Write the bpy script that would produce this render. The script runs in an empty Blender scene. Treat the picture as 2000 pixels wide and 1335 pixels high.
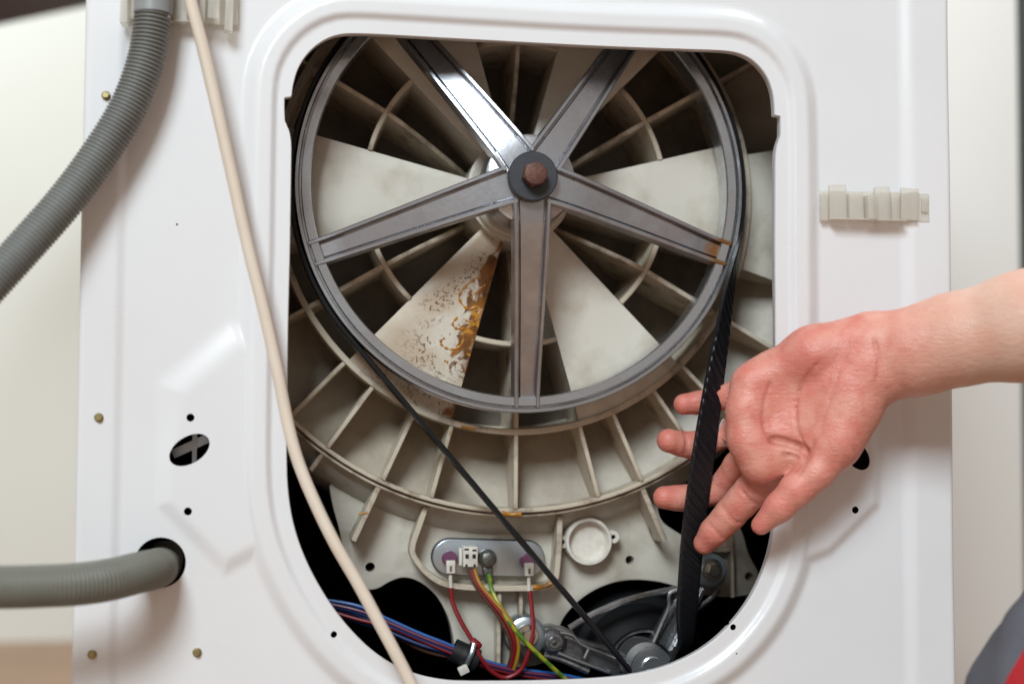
import bpy, bmesh, math, random
import numpy as np
from mathutils import Vector, Matrix
random.seed(4); np.random.seed(4)
S = bpy.context.scene
COL = S.collection
PI = math.pi
rad = math.radians

# ------------------------------------------------------------------ camera
F_PX, DIST = 2778.0, 0.97
YAW, PITCH, ROLL = rad(8.5), rad(3.0), rad(0.3)
FW = np.array([math.sin(YAW)*math.cos(PITCH), math.cos(YAW)*math.cos(PITCH), math.sin(PITCH)])
RT = np.cross(FW, [0, 0, 1.0]); RT /= np.linalg.norm(RT)
UP = np.cross(RT, FW)
RT, UP = math.cos(ROLL)*RT+math.sin(ROLL)*UP, -math.sin(ROLL)*RT+math.cos(ROLL)*UP
CAM = -DIST*FW
cd = bpy.data.cameras.new('camera'); co = bpy.data.objects.new('camera', cd); COL.objects.link(co)
cd.sensor_width = 36.0; cd.lens = F_PX*36.0/2000.0; cd.clip_start = 0.02; cd.clip_end = 60
co.matrix_world = Matrix(((RT[0], UP[0], -FW[0], CAM[0]), (RT[1], UP[1], -FW[1], CAM[1]), (RT[2], UP[2], -FW[2], CAM[2]), (0, 0, 0, 1)))
cd.dof.use_dof = True; cd.dof.focus_distance = DIST+0.03; cd.dof.aperture_fstop = 2.9
S.camera = co
# ------------------------------------------------------------------ light (indoor: soft window light from the upper left)
w = bpy.data.worlds.new('World'); S.world = w; w.use_nodes = True
bgn = w.node_tree.nodes['Background']; bgn.inputs[0].default_value = (1.0, 0.86, 0.76, 1); bgn.inputs[1].default_value = 0.28
_wn, _wl = w.node_tree.nodes, w.node_tree.links      # a room: pale ceiling above, dimmer towards the floor
_g = _wn.new('ShaderNodeTexCoord'); _s = _wn.new('ShaderNodeSeparateXYZ'); _r = _wn.new('ShaderNodeMapRange')
_r.inputs[1].default_value = -0.4; _r.inputs[2].default_value = 0.9; _r.inputs[3].default_value = 0.20; _r.inputs[4].default_value = 0.42
_wl.new(_g.outputs['Generated'], _s.inputs[0]); _wl.new(_s.outputs[2], _r.inputs[0]); _wl.new(_r.outputs[0], bgn.inputs[1])
def area(name, loc, target, size, power, col, sy=None):
    l = bpy.data.lights.new(name, 'AREA'); l.energy = power; l.color = col; l.size = size
    if sy: l.shape = 'RECTANGLE'; l.size_y = sy
    o = bpy.data.objects.new(name, l); COL.objects.link(o); o.location = loc
    o.rotation_euler = (Vector(target)-Vector(loc)).to_track_quat('-Z', 'Y').to_euler()
    return o
area('window_light', (-1.15, -2.95, 2.15), (0, 0, 0), 1.15, 138, (0.845, 0.955, 1.0), 1.15)
area('back_wall_fill', (-1.1, 1.0, 1.35), (-0.7, 1.75, 0.35), 0.4, 10.5, (0.84, 0.97, 1.0))  # added unseen fill that brightens the upper part of the back wall
area('cupboard_fill', (0.75, 0.12, 1.55), (0.45, 0.62, 0.1), 0.5, 9, (1.0, 0.98, 0.95))  # added unseen fill that brightens the cupboard, more at its top
S.view_settings.view_transform = 'Standard'; S.view_settings.look = 'None'
S.view_settings.gamma = 1; S.view_settings.exposure = 0.05
S.render.engine = 'CYCLES'

# ------------------------------------------------------------------ helpers
def W(px, py, Y):
    """the point of the plane Y = const (machine frame) seen at photo pixel px, py"""
    d = FW+RT*((px-1000)/F_PX)-UP*((py-667.5)/F_PX)
    return CAM+d*((Y-CAM[1])/d[1])
def Wl(pts): return [W(*p) for p in pts]

def new_mat(name): 
    m = bpy.data.materials.new(name); m.use_nodes = True
    return m, m.node_tree.nodes, m.node_tree.links, m.node_tree.nodes['Principled BSDF']
def mat(name, col, rough=0.5, metal=0.0, col2=None, scale=40, amt=(0.4, 0.7), bump=0.0, bscale=None, coat=0, sss=0, trans=0, rvar=0.0, detail=4, spec=0.5):
    m, N, L, b = new_mat(name)
    b.inputs['Base Color'].default_value = (*col, 1); b.inputs['Roughness'].default_value = rough
    b.inputs['Metallic'].default_value = metal; b.inputs['Coat Weight'].default_value = coat
    b.inputs['Specular IOR Level'].default_value = spec
    if sss:
        b.inputs['Subsurface Weight'].default_value = sss; b.inputs['Subsurface Radius'].default_value = (0.01, 0.008, 0.006); b.inputs['Subsurface Scale'].default_value = 0.4
    if trans: b.inputs['Transmission Weight'].default_value = trans
    tc = N.new('ShaderNodeTexCoord')
    if col2 or rvar:
        n = N.new('ShaderNodeTexNoise'); n.inputs['Scale'].default_value = scale; n.inputs['Detail'].default_value = detail; n.inputs['Roughness'].default_value = 0.6
        L.new(tc.outputs['Object'], n.inputs['Vector'])
        r = N.new('ShaderNodeMapRange'); r.inputs[1].default_value = amt[0]; r.inputs[2].default_value = amt[1]; r.clamp = True
        L.new(n.outputs['Fac'], r.inputs[0])
        if col2:
            mx = N.new('ShaderNodeMix'); mx.data_type = 'RGBA'; mx.inputs[6].default_value = (*col, 1); mx.inputs[7].default_value = (*col2, 1)
            L.new(r.outputs[0], mx.inputs[0]); L.new(mx.outputs[2], b.inputs['Base Color'])
        if rvar:
            rr = N.new('ShaderNodeMapRange'); rr.inputs[3].default_value = rough-rvar; rr.inputs[4].default_value = rough+rvar
            L.new(n.outputs['Fac'], rr.inputs[0]); rr.inputs[1].default_value = 0.3; rr.inputs[2].default_value = 0.7; L.new(rr.outputs[0], b.inputs['Roughness'])
    if bump:
        n2 = N.new('ShaderNodeTexNoise'); n2.inputs['Scale'].default_value = bscale or scale*4; n2.inputs['Detail'].default_value = 5
        L.new(tc.outputs['Object'], n2.inputs['Vector'])
        bp = N.new('ShaderNodeBump'); bp.inputs['Strength'].default_value = bump; bp.inputs['Distance'].default_value = 0.001
        L.new(n2.outputs['Fac'], bp.inputs['Height']); L.new(bp.outputs[0], b.inputs['Normal'])
    return m

class MB:
    def __init__(s): s.v = []; s.f = []
    def add(s, vs, fs):
        o = len(s.v); s.v += [tuple(map(float, p)) for p in vs]; s.f += [tuple(i+o for i in f) for f in fs]; return s
    def loft(s, rings, closed=True, cap=True):
        n = len(rings[0]); vs = [p for r in rings for p in r]; fs = []
        for i in range(len(rings)-1):
            for j in range(n if closed else n-1):
                k = (j+1) % n
                fs.append((i*n+j, i*n+k, (i+1)*n+k, (i+1)*n+j))
        if cap and closed:
            fs.append(tuple(range(n-1, -1, -1))); fs.append(tuple((len(rings)-1)*n+j for j in range(n)))
        return s.add(vs, fs)
    def box(s, c, d, rot=None):
        x, y, z = [q/2 for q in d]
        vs = [Vector((sx*x, sy*y, sz*z)) for sx in (-1, 1) for sy in (-1, 1) for sz in (-1, 1)]
        if rot is not None: vs = [rot @ v for v in vs]
        vs = [v+Vector(c) for v in vs]
        return s.add(vs, [(0, 1, 3, 2), (4, 6, 7, 5), (0, 4, 5, 1), (2, 3, 7, 6), (0, 2, 6, 4), (1, 5, 7, 3)])
    def tube(s, pts, r, n=16, cap=True, ell=1.0):
        P = [Vector(p) for p in pts]; rings = []
        up = None
        for i, p in enumerate(P):
            t = (P[min(i+1, len(P)-1)]-P[max(i-1, 0)]).normalized()
            if up is None: up = t.orthogonal().normalized()
            up = (up-t*up.dot(t)).normalized(); bi = t.cross(up)
            rr = r[i] if hasattr(r, '__len__') else r
            rings.append([p+(up*math.cos(2*PI*k/n)+bi*math.sin(2*PI*k/n))*rr for k in range(n)])
        return s.loft(rings, True, cap)
    def revolve(s, prof, c, n=64, a0=0, a1=2*PI):
        """prof: (radius, Y) pairs, about the axis parallel to Y through c=(x, z)"""
        full = abs(a1-a0-2*PI) < 1e-6; m = n if full else n+1
        rings = []
        for k in range(m):
            a = a0+(a1-a0)*k/n
            rings.append([(c[0]+r*math.cos(a), y, c[1]+r*math.sin(a)) for r, y in prof])
        vs = [p for r in rings for p in r]; q = len(prof); fs = []
        for k in range(n):
            k2 = (k+1) % m
            for j in range(q-1):
                fs.append((k*q+j, k*q+j+1, k2*q+j+1, k2*q+j))
        s.add(vs, fs)
        return s
    def prism(s, poly, y0, y1):
        """extrude an outline of (x, z) points along Y"""
        n = len(poly)
        vs = [(x, y0, z) for x, z in poly]+[(x, y1, z) for x, z in poly]
        fs = [tuple(range(n)), tuple(range(2*n-1, n-1, -1))]+[(j, n+j, n+(j+1) % n, (j+1) % n) for j in range(n)]
        return s.add(vs, fs)
    def mesh(s, name, smooth=True, bevel=0, seg=2, angle=35, normals=True):
        me = bpy.data.meshes.new(name); me.from_pydata(s.v, [], s.f)
        bm = bmesh.new(); bm.from_mesh(me)
        bmesh.ops.remove_doubles(bm, verts=bm.verts, dist=1e-6)
        if normals: bmesh.ops.recalc_face_normals(bm, faces=bm.faces)
        if bevel:
            es = [e for e in bm.edges if len(e.link_faces) == 2 and e.calc_face_angle(0) > rad(30)]
            bmesh.ops.bevel(bm, geom=es, offset=bevel, segments=seg, affect='EDGES', profile=0.5, clamp_overlap=True)
        bm.to_mesh(me); bm.free()
        if smooth:
            me.shade_smooth(); me.set_sharp_from_angle(angle=rad(angle))
        return me
    def build(s, name, m, parent=None, **k):
        return link(name, s.mesh(name, **k), m, parent)
def link(name, me, m, parent=None, loc=None, rot=None):
    if m is not None and not me.materials: me.materials.append(m)
    o = bpy.data.objects.new(name, me); COL.objects.link(o)
    if loc is not None: o.location = loc
    if rot is not None: o.rotation_euler = rot
    if parent is not None:
        o.parent = parent; o.matrix_parent_inverse = Matrix.Translation(-world_loc(parent))
    return o
def world_loc(o):
    v = Vector((0, 0, 0))
    if o.type == 'EMPTY': return Vector(o.location)
    # parts keep world coordinates; a rotated part is only parent to parts built in its own frame
    return v
def tag(o, label, cat, group=None, kind=None):
    o['label'] = label; o['category'] = cat
    if group: o['group'] = group
    if kind: o['kind'] = kind
    return o
def thing(name, label, cat, loc, group=None):
    o = bpy.data.objects.new(name, None); COL.objects.link(o); o.location = loc; o.empty_display_size = 0.02
    return tag(o, label, cat, group)
def struct(o): o['kind'] = 'structure'; return o
def spline(P, n):
    """Catmull-Rom through the points, n samples per span"""
    P = [np.array(p, float) for p in P]; P = [2*P[0]-P[1]]+P+[2*P[-1]-P[-2]]; out = []
    for i in range(1, len(P)-2):
        a, b, c, d = P[i-1:i+3]
        for k in range(n):
            t = k/n
            out.append(0.5*((2*b)+(c-a)*t+(2*a-5*b+4*c-d)*t*t+(3*b-a-3*c+d)*t**3))
    out.append(P[-2]); return out
def sst(a, b, x):
    t = np.clip((x-a)/(b-a), 0, 1); return t*t*(3-2*t)

# ------------------------------------------------------------------ materials
M_paint = mat('white_enamel', (0.78, 0.78, 0.80), 0.24, col2=(0.755, 0.75, 0.765), scale=9, amt=(0.35, 0.7), coat=0.25, rvar=0.05, bump=0.03, bscale=60)
M_side = mat('white_enamel_side', (0.74, 0.74, 0.76), 0.35)
M_tub = mat('tub_plastic', (0.57, 0.53, 0.46), 0.40, col2=(0.30, 0.25, 0.185), scale=26, amt=(0.48, 0.80), bump=0.15, bscale=220, detail=8)
M_tubd = mat('tub_plastic_grime_and_shade', (0.22, 0.185, 0.145), 0.5, col2=(0.09, 0.07, 0.05), scale=30, amt=(0.35, 0.75), bump=0.2, bscale=200, detail=8)  # grime, with the deep pockets' shade also put into the darker colour
M_rib = mat('rib_plastic', (0.56, 0.485, 0.385), 0.45, col2=(0.16, 0.10, 0.06), scale=60, amt=(0.50, 0.74), bump=0.2, bscale=300, detail=8)
M_alu = mat('cast_aluminium', (0.62, 0.645, 0.68), 0.27, 0.92, col2=(0.40, 0.40, 0.41), scale=38, amt=(0.35, 0.75), bump=0.08, bscale=260, rvar=0.09, detail=8)
M_rubber = mat('belt_rubber', (0.009, 0.009, 0.011), 0.32, bump=0.15, bscale=500, spec=0.3)
M_washer = mat('blackened_steel', (0.045, 0.05, 0.06), 0.45, 0.3, col2=(0.06, 0.06, 0.07), scale=90, bump=0.1)
M_boltrust = mat('rusted_bolt', (0.10, 0.043, 0.033), 0.5, 0.35, col2=(0.17, 0.075, 0.05), scale=160, bump=0.4)
M_zinc = mat('zinc_plate', (0.50, 0.56, 0.62), 0.32, 0.85, col2=(0.42, 0.45, 0.46), scale=30, rvar=0.06)
M_steel = mat('bright_steel', (0.66, 0.65, 0.62), 0.22, 1.0, col2=(0.5, 0.48, 0.42), scale=120)
M_darksteel = mat('dull_steel', (0.16, 0.16, 0.15), 0.4, 0.8, col2=(0.08, 0.075, 0.06), scale=120, bump=0.2)
M_hose = mat('grey_hose_plastic', (0.205, 0.21, 0.20), 0.42, col2=(0.17, 0.17, 0.16), scale=18, amt=(0.4, 0.7))
M_hose2 = mat('grey_green_hose', (0.165, 0.165, 0.14), 0.5, col2=(0.14, 0.135, 0.112), scale=18, amt=(0.4, 0.7))
M_cord = mat('cream_cord', (0.74, 0.64, 0.54), 0.42, col2=(0.69, 0.585, 0.48), scale=25, amt=(0.4, 0.75))
M_clip = mat('milky_clip_plastic', (0.84, 0.82, 0.78), 0.25, col2=(0.78, 0.745, 0.69), scale=60)
_N, _L = M_clip.node_tree.nodes, M_clip.node_tree.links
_t = _N.new('ShaderNodeBsdfTransparent'); _t.inputs[0].default_value = (0.93, 0.91, 0.87, 1); _m = _N.new('ShaderNodeMixShader'); _m.inputs[0].default_value = 0.36
_L.new(_t.outputs[0], _m.inputs[1]); _L.new(_N['Principled BSDF'].outputs[0], _m.inputs[2]); _L.new(_m.outputs[0], _N['Material Output'].inputs['Surface'])
M_conn = mat('white_connector', (0.72, 0.68, 0.62), 0.4, col2=(0.6, 0.55, 0.48), scale=120)
M_purple = mat('purple_insulator', (0.15, 0.045, 0.10), 0.5)
M_screw = mat('brass_screw', (0.42, 0.35, 0.17), 0.4, 0.8, col2=(0.25, 0.2, 0.1), scale=300)
M_grommet = mat('blue_grey_rubber', (0.20, 0.25, 0.28), 0.45, col2=(0.15, 0.185, 0.21), scale=80)
M_bracket = mat('motor_bracket_alloy', (0.36, 0.37, 0.385), 0.27, 0.9, col2=(0.15, 0.14, 0.135), scale=60, bump=0.3, bscale=200)
M_motor = mat('motor_black', (0.006, 0.006, 0.007), 0.55, 0.0, spec=0.12)
M_dark = mat('cabinet_inside_shade', (0.018, 0.017, 0.016), 0.8)  # shade inside the pale cabinet, put into the colour as near-black
M_red = mat('red_wire', (0.22, 0.008, 0.012), 0.45)
M_blue = mat('blue_wire', (0.015, 0.10, 0.34), 0.38)
M_navy = mat('navy_wire', (0.015, 0.03, 0.13), 0.38)
M_viol = mat('violet_wire', (0.12, 0.02, 0.06), 0.4)
M_brown = mat('brown_wire', (0.10, 0.03, 0.016), 0.4)
M_yel = mat('yellow_wire', (0.36, 0.20, 0.02), 0.4)
M_tape = mat('black_tape', (0.01, 0.01, 0.011), 0.5)
# ================================================================== setting
FLOOR_Z = -0.47
def plane(name, pts, m):
    return struct(MB().add(pts, [tuple(range(len(pts)))]).build(name, m, smooth=False, normals=False))
M_floor = mat('warm_wood_floor', (0.36, 0.215, 0.13), 0.4, col2=(0.29, 0.165, 0.09), scale=3)
plane('floor', [(-4, -3.5, FLOOR_Z), (4, -3.5, FLOOR_Z), (4, 4, FLOOR_Z), (-4, 4, FLOOR_Z)], M_floor)
M_wall = mat('cream_wall', (0.72, 0.70, 0.64), 0.6, col2=(0.71, 0.69, 0.63), scale=2)
plane('wall', [(-4, 1.8, FLOOR_Z), (4, 1.8, FLOOR_Z), (4, 1.8, 2.6), (-4, 1.8, 2.6)], M_wall)

# ================================================================== washing machine cabinet
OPEN = [(690, 68), (780, 72), (870, 77), (960, 82), (1050, 87), (1140, 91), (1230, 95), (1330, 99), (1400, 101), (1432, 104), (1458, 113), (1480, 130), (1497, 153), (1507, 180), (1510, 205), (1511, 227), (1522, 229), (1522, 247), (1522, 266), (1512, 296), (1512, 340),
        (1512, 420), (1512, 500), (1513, 580), (1513, 660), (1513, 740), (1513, 820), (1513, 900), (1513, 970), (1511, 1020), (1505, 1062), (1491, 1110), (1467, 1162), (1432, 1211), (1388, 1254), (1333, 1287), (1272, 1308), (1200, 1320), (1100, 1326), (990, 1328), (905, 1328),
        (868, 1326), (820, 1317), (770, 1298), (720, 1264), (672, 1214), (632, 1158), (597, 1093), (573, 1025), (562, 955), (560, 880), (561, 800), (562, 720), (563, 640), (565, 560), (567, 480), (568, 400), (569, 330), (570, 268), (557, 238), (556, 215), (556, 193), (570, 191),
        (572, 170), (581, 137), (600, 107), (627, 84), (657, 71)]
OUTL = [W(x, y, 0)[[0, 2]] for x, y in OPEN]
def chaikin(P):
    out = []
    for i in range(len(P)):
        a, b = P[i], P[(i+1) % len(P)]; out += [a*0.75+b*0.25, a*0.25+b*0.75]
    return out
def resample_closed(P, n):
    P = np.array(P+[P[0]]); d = np.r_[0, np.cumsum(np.linalg.norm(np.diff(P, axis=0), axis=1))]
    t = np.linspace(0, d[-1], n, endpoint=False)
    return np.c_[np.interp(t, d, P[:, 0]), np.interp(t, d, P[:, 1])]
NOTCH = {(1511, 227), (1522, 229), (1522, 247), (1522, 266), (557, 238), (556, 215), (556, 193), (570, 191)}
OUT = resample_closed(chaikin(chaikin([p for q_, p in zip(OPEN, OUTL) for _ in range(3 if q_ in NOTCH else 1)])), 1000)
REL = resample_closed(chaikin(chaikin([p for q_, p in zip(OPEN, OUTL) if q_ not in NOTCH])), 200)
XL, XR, ZT, ZB = W(163, 667, 0)[0], W(1849, 667, 0)[0], 0.40, -0.44
def seg_dist(P, poly, closed=True):
    """distance from points P to a polyline"""
    A = poly if closed else poly[:-1]; B = np.roll(poly, -1, 0) if closed else poly[1:]
    out = np.full(len(P), 1e9)
    for a, b in zip(A, B):
        ab = b-a; t = np.clip(((P-a)@ab)/(ab@ab+1e-12), 0, 1)
        out = np.minimum(out, np.hypot(*(P-a-t[:, None]*ab).T))
    return out
def inside(P, poly):
    c = np.zeros(len(P), bool); n = len(poly)
    for i in range(n):
        (x1, y1), (x2, y2) = poly[i], poly[i-1]
        k = ((y1 > P[:, 1]) != (y2 > P[:, 1])) & (P[:, 0] < (x2-x1)*(P[:, 1]-y1)/((y2-y1) or 1e-12)+x1)
        c ^= k
    return c
def poly_sd(P, poly): return np.where(inside(P, poly), -1, 1)*seg_dist(P, poly)
PLAT_L = np.array([W(x, y, 0)[[0, 2]] for x, y in [(560, 640), (450, 640), (318, 752), (314, 985), (440, 1112), (520, 1070), (560, 1030)]])
PLAT_R = np.array([W(x, y, 0)[[0, 2]] for x, y in [(1520, 600), (1610, 655), (1712, 765), (1714, 985), (1620, 1078), (1520, 1120)]])
xs_l, xs_r = W(233, 667, 0)[0], W(1772, 667, 0)[0]
def height(P):
    d = seg_dist(P, REL)*np.where(inside(P, REL), 0, 1)
    h = 0.0060*(1-sst(0.0215, 0.034, d))
    pl = np.minimum(poly_sd(P, PLAT_L), 1); pr = poly_sd(P, PLAT_R)
    lowr = sst(-0.03, -0.09, P[:, 1])
    h = np.maximum(h, 0.0034*(1-sst(0, 1, (pl+0.016-0.008*lowr)/(0.023-0.010*lowr))))
    h = np.maximum(h, 0.0045*(1-sst(-0.006, 0.0035, pr)))
    h = h-0.0034*(1-sst(0.0095, 0.0145, d))
    h += 0.0022*(1-sst(xs_l-0.0035, xs_l+0.0035, P[:, 0]))
    h += 0.0034*sst(xs_r-0.006, xs_r+0.006, P[:, 0])
    # faint oil-canning of the pressed sheet
    h += 0.0005*np.sin(P[:, 0]*23+1.0)*np.sin(P[:, 1]*17+0.5)+0.0003*np.sin(P[:, 0]*51+P[:, 1]*37)
    return h
n = len(OUT); cen = W(1040, 700, 0)[[0, 2]]
dirs = OUT-cen
tx = np.where(dirs[:, 0] > 0, (XR-cen[0])/dirs[:, 0], (XL-cen[0])/dirs[:, 0])
tz = np.where(dirs[:, 1] > 0, (ZT-cen[1])/dirs[:, 1], (ZB-cen[1])/dirs[:, 1])
Q = cen+dirs*np.minimum(tx, tz)[:, None]
for cx in (XL, XR):
    for cz in (ZT, ZB):
        Q[np.argmin(np.hypot(Q[:, 0]-cx, Q[:, 1]-cz))] = (cx, cz)
sv = np.linspace(0, 1, 120)**1.12
G = [OUT*(1-s)+Q*s for s in sv]
lip = 0.0015*np.linalg.norm(np.ones(1))
VV = []
# rolled lip behind the opening edge, then the face, then the turned outer edge
H0 = height(OUT); HQ = height(Q)
shrink = lambda P, e: P+(P-cen)/np.linalg.norm(P-cen, axis=1)[:, None]*e
VV.append(np.c_[shrink(OUT, 0.0012)[:, 0], -H0+0.010, shrink(OUT, 0.0012)[:, 1]])
VV.append(np.c_[shrink(OUT, 0.0002)[:, 0], -H0+0.0030, shrink(OUT, 0.0002)[:, 1]])
VV.append(np.c_[OUT[:, 0], -H0+0.0008, OUT[:, 1]])
for k, P in enumerate(G):
    if k == 0: P = shrink(P, 0.0006)
    VV.append(np.c_[P[:, 0], -height(P), P[:, 1]])
for e, y in ((0.0018, 0.0006), (0.003, 0.0025), (0.0034, 0.006), (0.0034, 0.05)):
    P = Q+np.c_[np.sign(Q[:, 0]-cen[0])*e*(np.minimum(abs(Q[:, 0]-XL), abs(Q[:, 0]-XR)) < 1e-6), np.sign(Q[:, 1]-cen[1])*e*(np.minimum(abs(Q[:, 1]-ZT), abs(Q[:, 1]-ZB)) < 1e-6)]
    VV.append(np.c_[P[:, 0], -HQ+y, P[:, 1]])
mb = MB(); rows = len(VV); allv = np.concatenate(VV)
fs = [(i*n+j, (i+1)*n+j, (i+1)*n+(j+1) % n, i*n+(j+1) % n) for i in range(rows-1) for j in range(n)]
mb.v = [tuple(p) for p in allv]; mb.f = fs
machine = thing('washing_machine', 'white washing machine cabinet seen from behind, its rear cover off', 'washing machine', (0.0, 0.1, FLOOR_Z))
panel_me = mb.mesh('back_panel', smooth=True, angle=60)
panel = link('back_panel', panel_me, M_paint, machine)
panel['label'] = 'white enamelled rear sheet with a big rounded service opening'
# holes: solidify, then cut
sol = panel.modifiers.new('s', 'SOLIDIFY'); sol.thickness = 0.0009; sol.offset = 1 if False else -1
cut = MB()
def cyl_cut(px, py, r, r2=None, tilt=0):
    c = W(px, py, -0.003); m_ = 36
    pts = []
    for k in range(m_):
        a = 2*PI*k/m_; u, v = r*math.cos(a), (r2 or r)*math.sin(a)
        pts.append((c[0]+u*math.cos(tilt)-v*math.sin(tilt), c[2]+u*math.sin(tilt)+v*math.cos(tilt)))
    cut.prism(pts, -0.03, 0.018)
for h in [(372, 815, .0026), (367, 998, .0026), (652, 1238, .0021), (1432, 1224, .0021), (1669, 995, .0025), (345, 437, .0007), (1436, 1274, .0006)]: cyl_cut(*h)
cyl_cut(370, 878, 0.0142, 0.0088, rad(32)); cyl_cut(1672, 888, 0.0120, 0.0078, rad(-50)); cyl_cut(312, 1099, 0.0164)
cuto = cut.build('cutter', None, None, smooth=False)
bo = panel.modifiers.new('b', 'BOOLEAN'); bo.object = cuto; bo.solver = 'EXACT'; bo.operation = 'DIFFERENCE'
dg = bpy.context.evaluated_depsgraph_get(); ev = panel.evaluated_get(dg); nm = bpy.data.meshes.new_from_object(ev)
panel.modifiers.clear(); panel.data = nm; bpy.data.objects.remove(cuto)
nm.set_sharp_from_angle(angle=rad(45))
# sides, top, bottom and front of the box
def boxpart(name, x0, x1, y0, y1, z0, z1, m, parent=machine, bevel=0.0):
    return MB().box(((x0+x1)/2, (y0+y1)/2, (z0+z1)/2), (x1-x0, y1-y0, z1-z0)).build(name, m, parent, bevel=bevel)
boxpart('side_panel', XL-0.0020, XL+0.0015, 0.052, 0.52, FLOOR_Z+0.03, ZT, M_side)
boxpart('side_panel', XR-0.0015, XR+0.0020, 0.052, 0.52, FLOOR_Z+0.03, ZT, M_side)
boxpart('top_panel', XL-0.0035, XR+0.0035, -0.004, 0.525, ZT+0.004, ZT+0.03, M_side, bevel=0.004)
boxpart('front_panel', XL, XR, 0.521, 0.53, FLOOR_Z+0.03, ZT, M_side)
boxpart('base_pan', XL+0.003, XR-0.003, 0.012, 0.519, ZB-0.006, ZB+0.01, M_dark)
MB().box(((XL+XR)/2, 0.44, 0), (0.58, 0.01, 0.8)).build('shade_backing', M_dark, machine)  # added dark sheet standing for the shade at the back of the cabinet
boxpart('shade_lining', XL+0.004, XL+0.006, 0.03, 0.43, ZB+0.02, ZT-0.01, M_dark)  # added dark sheets standing for the shade along the inner walls
boxpart('shade_lining', XR-0.006, XR-0.004, 0.03, 0.43, ZB+0.02, ZT-0.01, M_dark)
boxpart('shade_lining', XL+0.008, XR-0.008, 0.03, 0.43, ZT-0.008, ZT-0.004, M_dark)
for fx in (XL+0.05, XR-0.05):
    for fy in (0.06, 0.47):
        MB().revolve([(0, FLOOR_Z)], (0, 0)) if False else None
        pts = [(0.0, 0), (0.022, 0), (0.022, 0.008), (0.012, 0.012), (0.012, 0.03), (0, 0.03)]
        q = MB(); 
        q.v = []; rings = [[(fx+r*math.cos(2*PI*k/20), fy+r*math.sin(2*PI*k/20), FLOOR_Z+z) for k in range(20)] for r, z in pts[1:-1]]
        q.loft(rings); q.build('foot', M_tape, machine)
boxpart('bottom_rail', XL+0.003, XR-0.003, 0.011, 0.519, FLOOR_Z+0.03, ZB-0.007, M_side)
q = MB().box(W(378, 868, 0.022), (0.030, 0.002, 0.006), Matrix.Rotation(rad(-25), 3, 'Y')); q.box(W(380, 890, 0.0212), (0.003, 0.003, 0.03))
q.build('inner_bracket', M_zinc, machine)
# screws on the rear sheet
def hexhead(px, py, Y, r, hgt, m, name, parent, flange=True, tilt=0.2):
    c = W(px, py, Y); q = MB()
    if flange: q.loft([[(c[0]+rr*math.cos(2*PI*k/24), c[1]+yy, c[2]+rr*math.sin(2*PI*k/24)) for k in range(24)] for rr, yy in ((r*1.35, 0.003), (r*1.35, -hgt*0.15), (r*1.1, -hgt*0.3))])
    q.loft([[(c[0]+rr*math.cos(2*PI*k/6+tilt), c[1]+yy, c[2]+rr*math.sin(2*PI*k/6+tilt)) for k in range(6)] for rr, yy in ((r, -hgt*0.2), (r, -hgt*0.92), (r*0.88, -hgt))])
    return q.build(name, m, parent)
for x, y, yy in ((193, 815, -0.0022), (180, 1277, -0.0022), (385, 1273, -0.0004), (207, 187, -0.0022)):
    sc = hexhead(x, y, yy, 0.0022, 0.0030, M_screw, 'screw', machine)

# ================================================================== tub (axis parallel to Y through AX, AZ)
AX, AZ = 0.0148, 0.1150
AXIS = Vector((AX, 0, AZ))
tub = thing('tub', 'off-white ribbed plastic tub back behind the pulley', 'tub', (AX, 0.2, AZ))
YF = 0.075
RA, RB, RC = 0.1125, 0.1755, 0.2355
def polar(r, a, y): return (r*math.cos(a), y, r*math.sin(a))
def arc_rib_mesh(r, t, a0, a1, yf, yb, ch=0.0007, n=None):
    n = n or max(3, int(abs(a1-a0)/rad(2.5)))
    prof = [(r-t/2, yb), (r-t/2, yf+ch), (r-t/2+ch, yf), (r+t/2-ch, yf), (r+t/2, yf+ch), (r+t/2, yb)]
    rings = [[polar(q, a0+(a1-a0)*k/n, y) for q, y in prof] for k in range(n+1)]
    return MB().loft(rings).mesh('ring_rib', angle=40)
def rad_rib_mesh(r0, r1, t, yf, yb, ch=0.0006, draft=0.0012, dip=0.0):
    rings = []
    for k in range(7):
        f = yf+dip*(1-k/6)**1.3; r = r0+(r1-r0)*k/6
        rings.append([(r, y, u) for u, y in ((-t/2-draft, yb), (-t/2, f+ch), (-t/2+ch, f), (t/2-ch, f), (t/2, f+ch), (t/2+draft, yb))])
    return MB().loft(rings).mesh('radial_rib', angle=40)
def at_angle(name, me, m, a): return link(name, me, m, tub, AXIS, (0, -a, 0))
# floors
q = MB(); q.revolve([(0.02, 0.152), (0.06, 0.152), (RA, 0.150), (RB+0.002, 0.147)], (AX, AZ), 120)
q.build('pocket_floor', M_tubd, tub)['label'] = 'grimy inner floor of the ribbed pockets, their shade put into its colour'
q = MB(); q.revolve([(RB-0.002, 0.128), (RB+0.02, 0.119), (RC-0.012, 0.105), (RC, 0.099)], (AX, AZ), 120)
q.build('outer_pocket_floor', mat('tub_floor_plastic', (0.43, 0.38, 0.31), 0.45, col2=(0.27, 0.22, 0.165), scale=26, amt=(0.4, 0.75), bump=0.15, bscale=220, detail=8), tub)
# skirt
q = MB(); q.revolve([(RC+0.001, 0.088), (RC+0.009, 0.093), (RC+0.018, 0.105), (RC+0.024, 0.13), (RC+0.027, 0.17), (RC+0.027, 0.40), (0.1, 0.41), (0.0, 0.41)], (AX, AZ), 140)
q.build('skirt', M_tub, tub)
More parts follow.
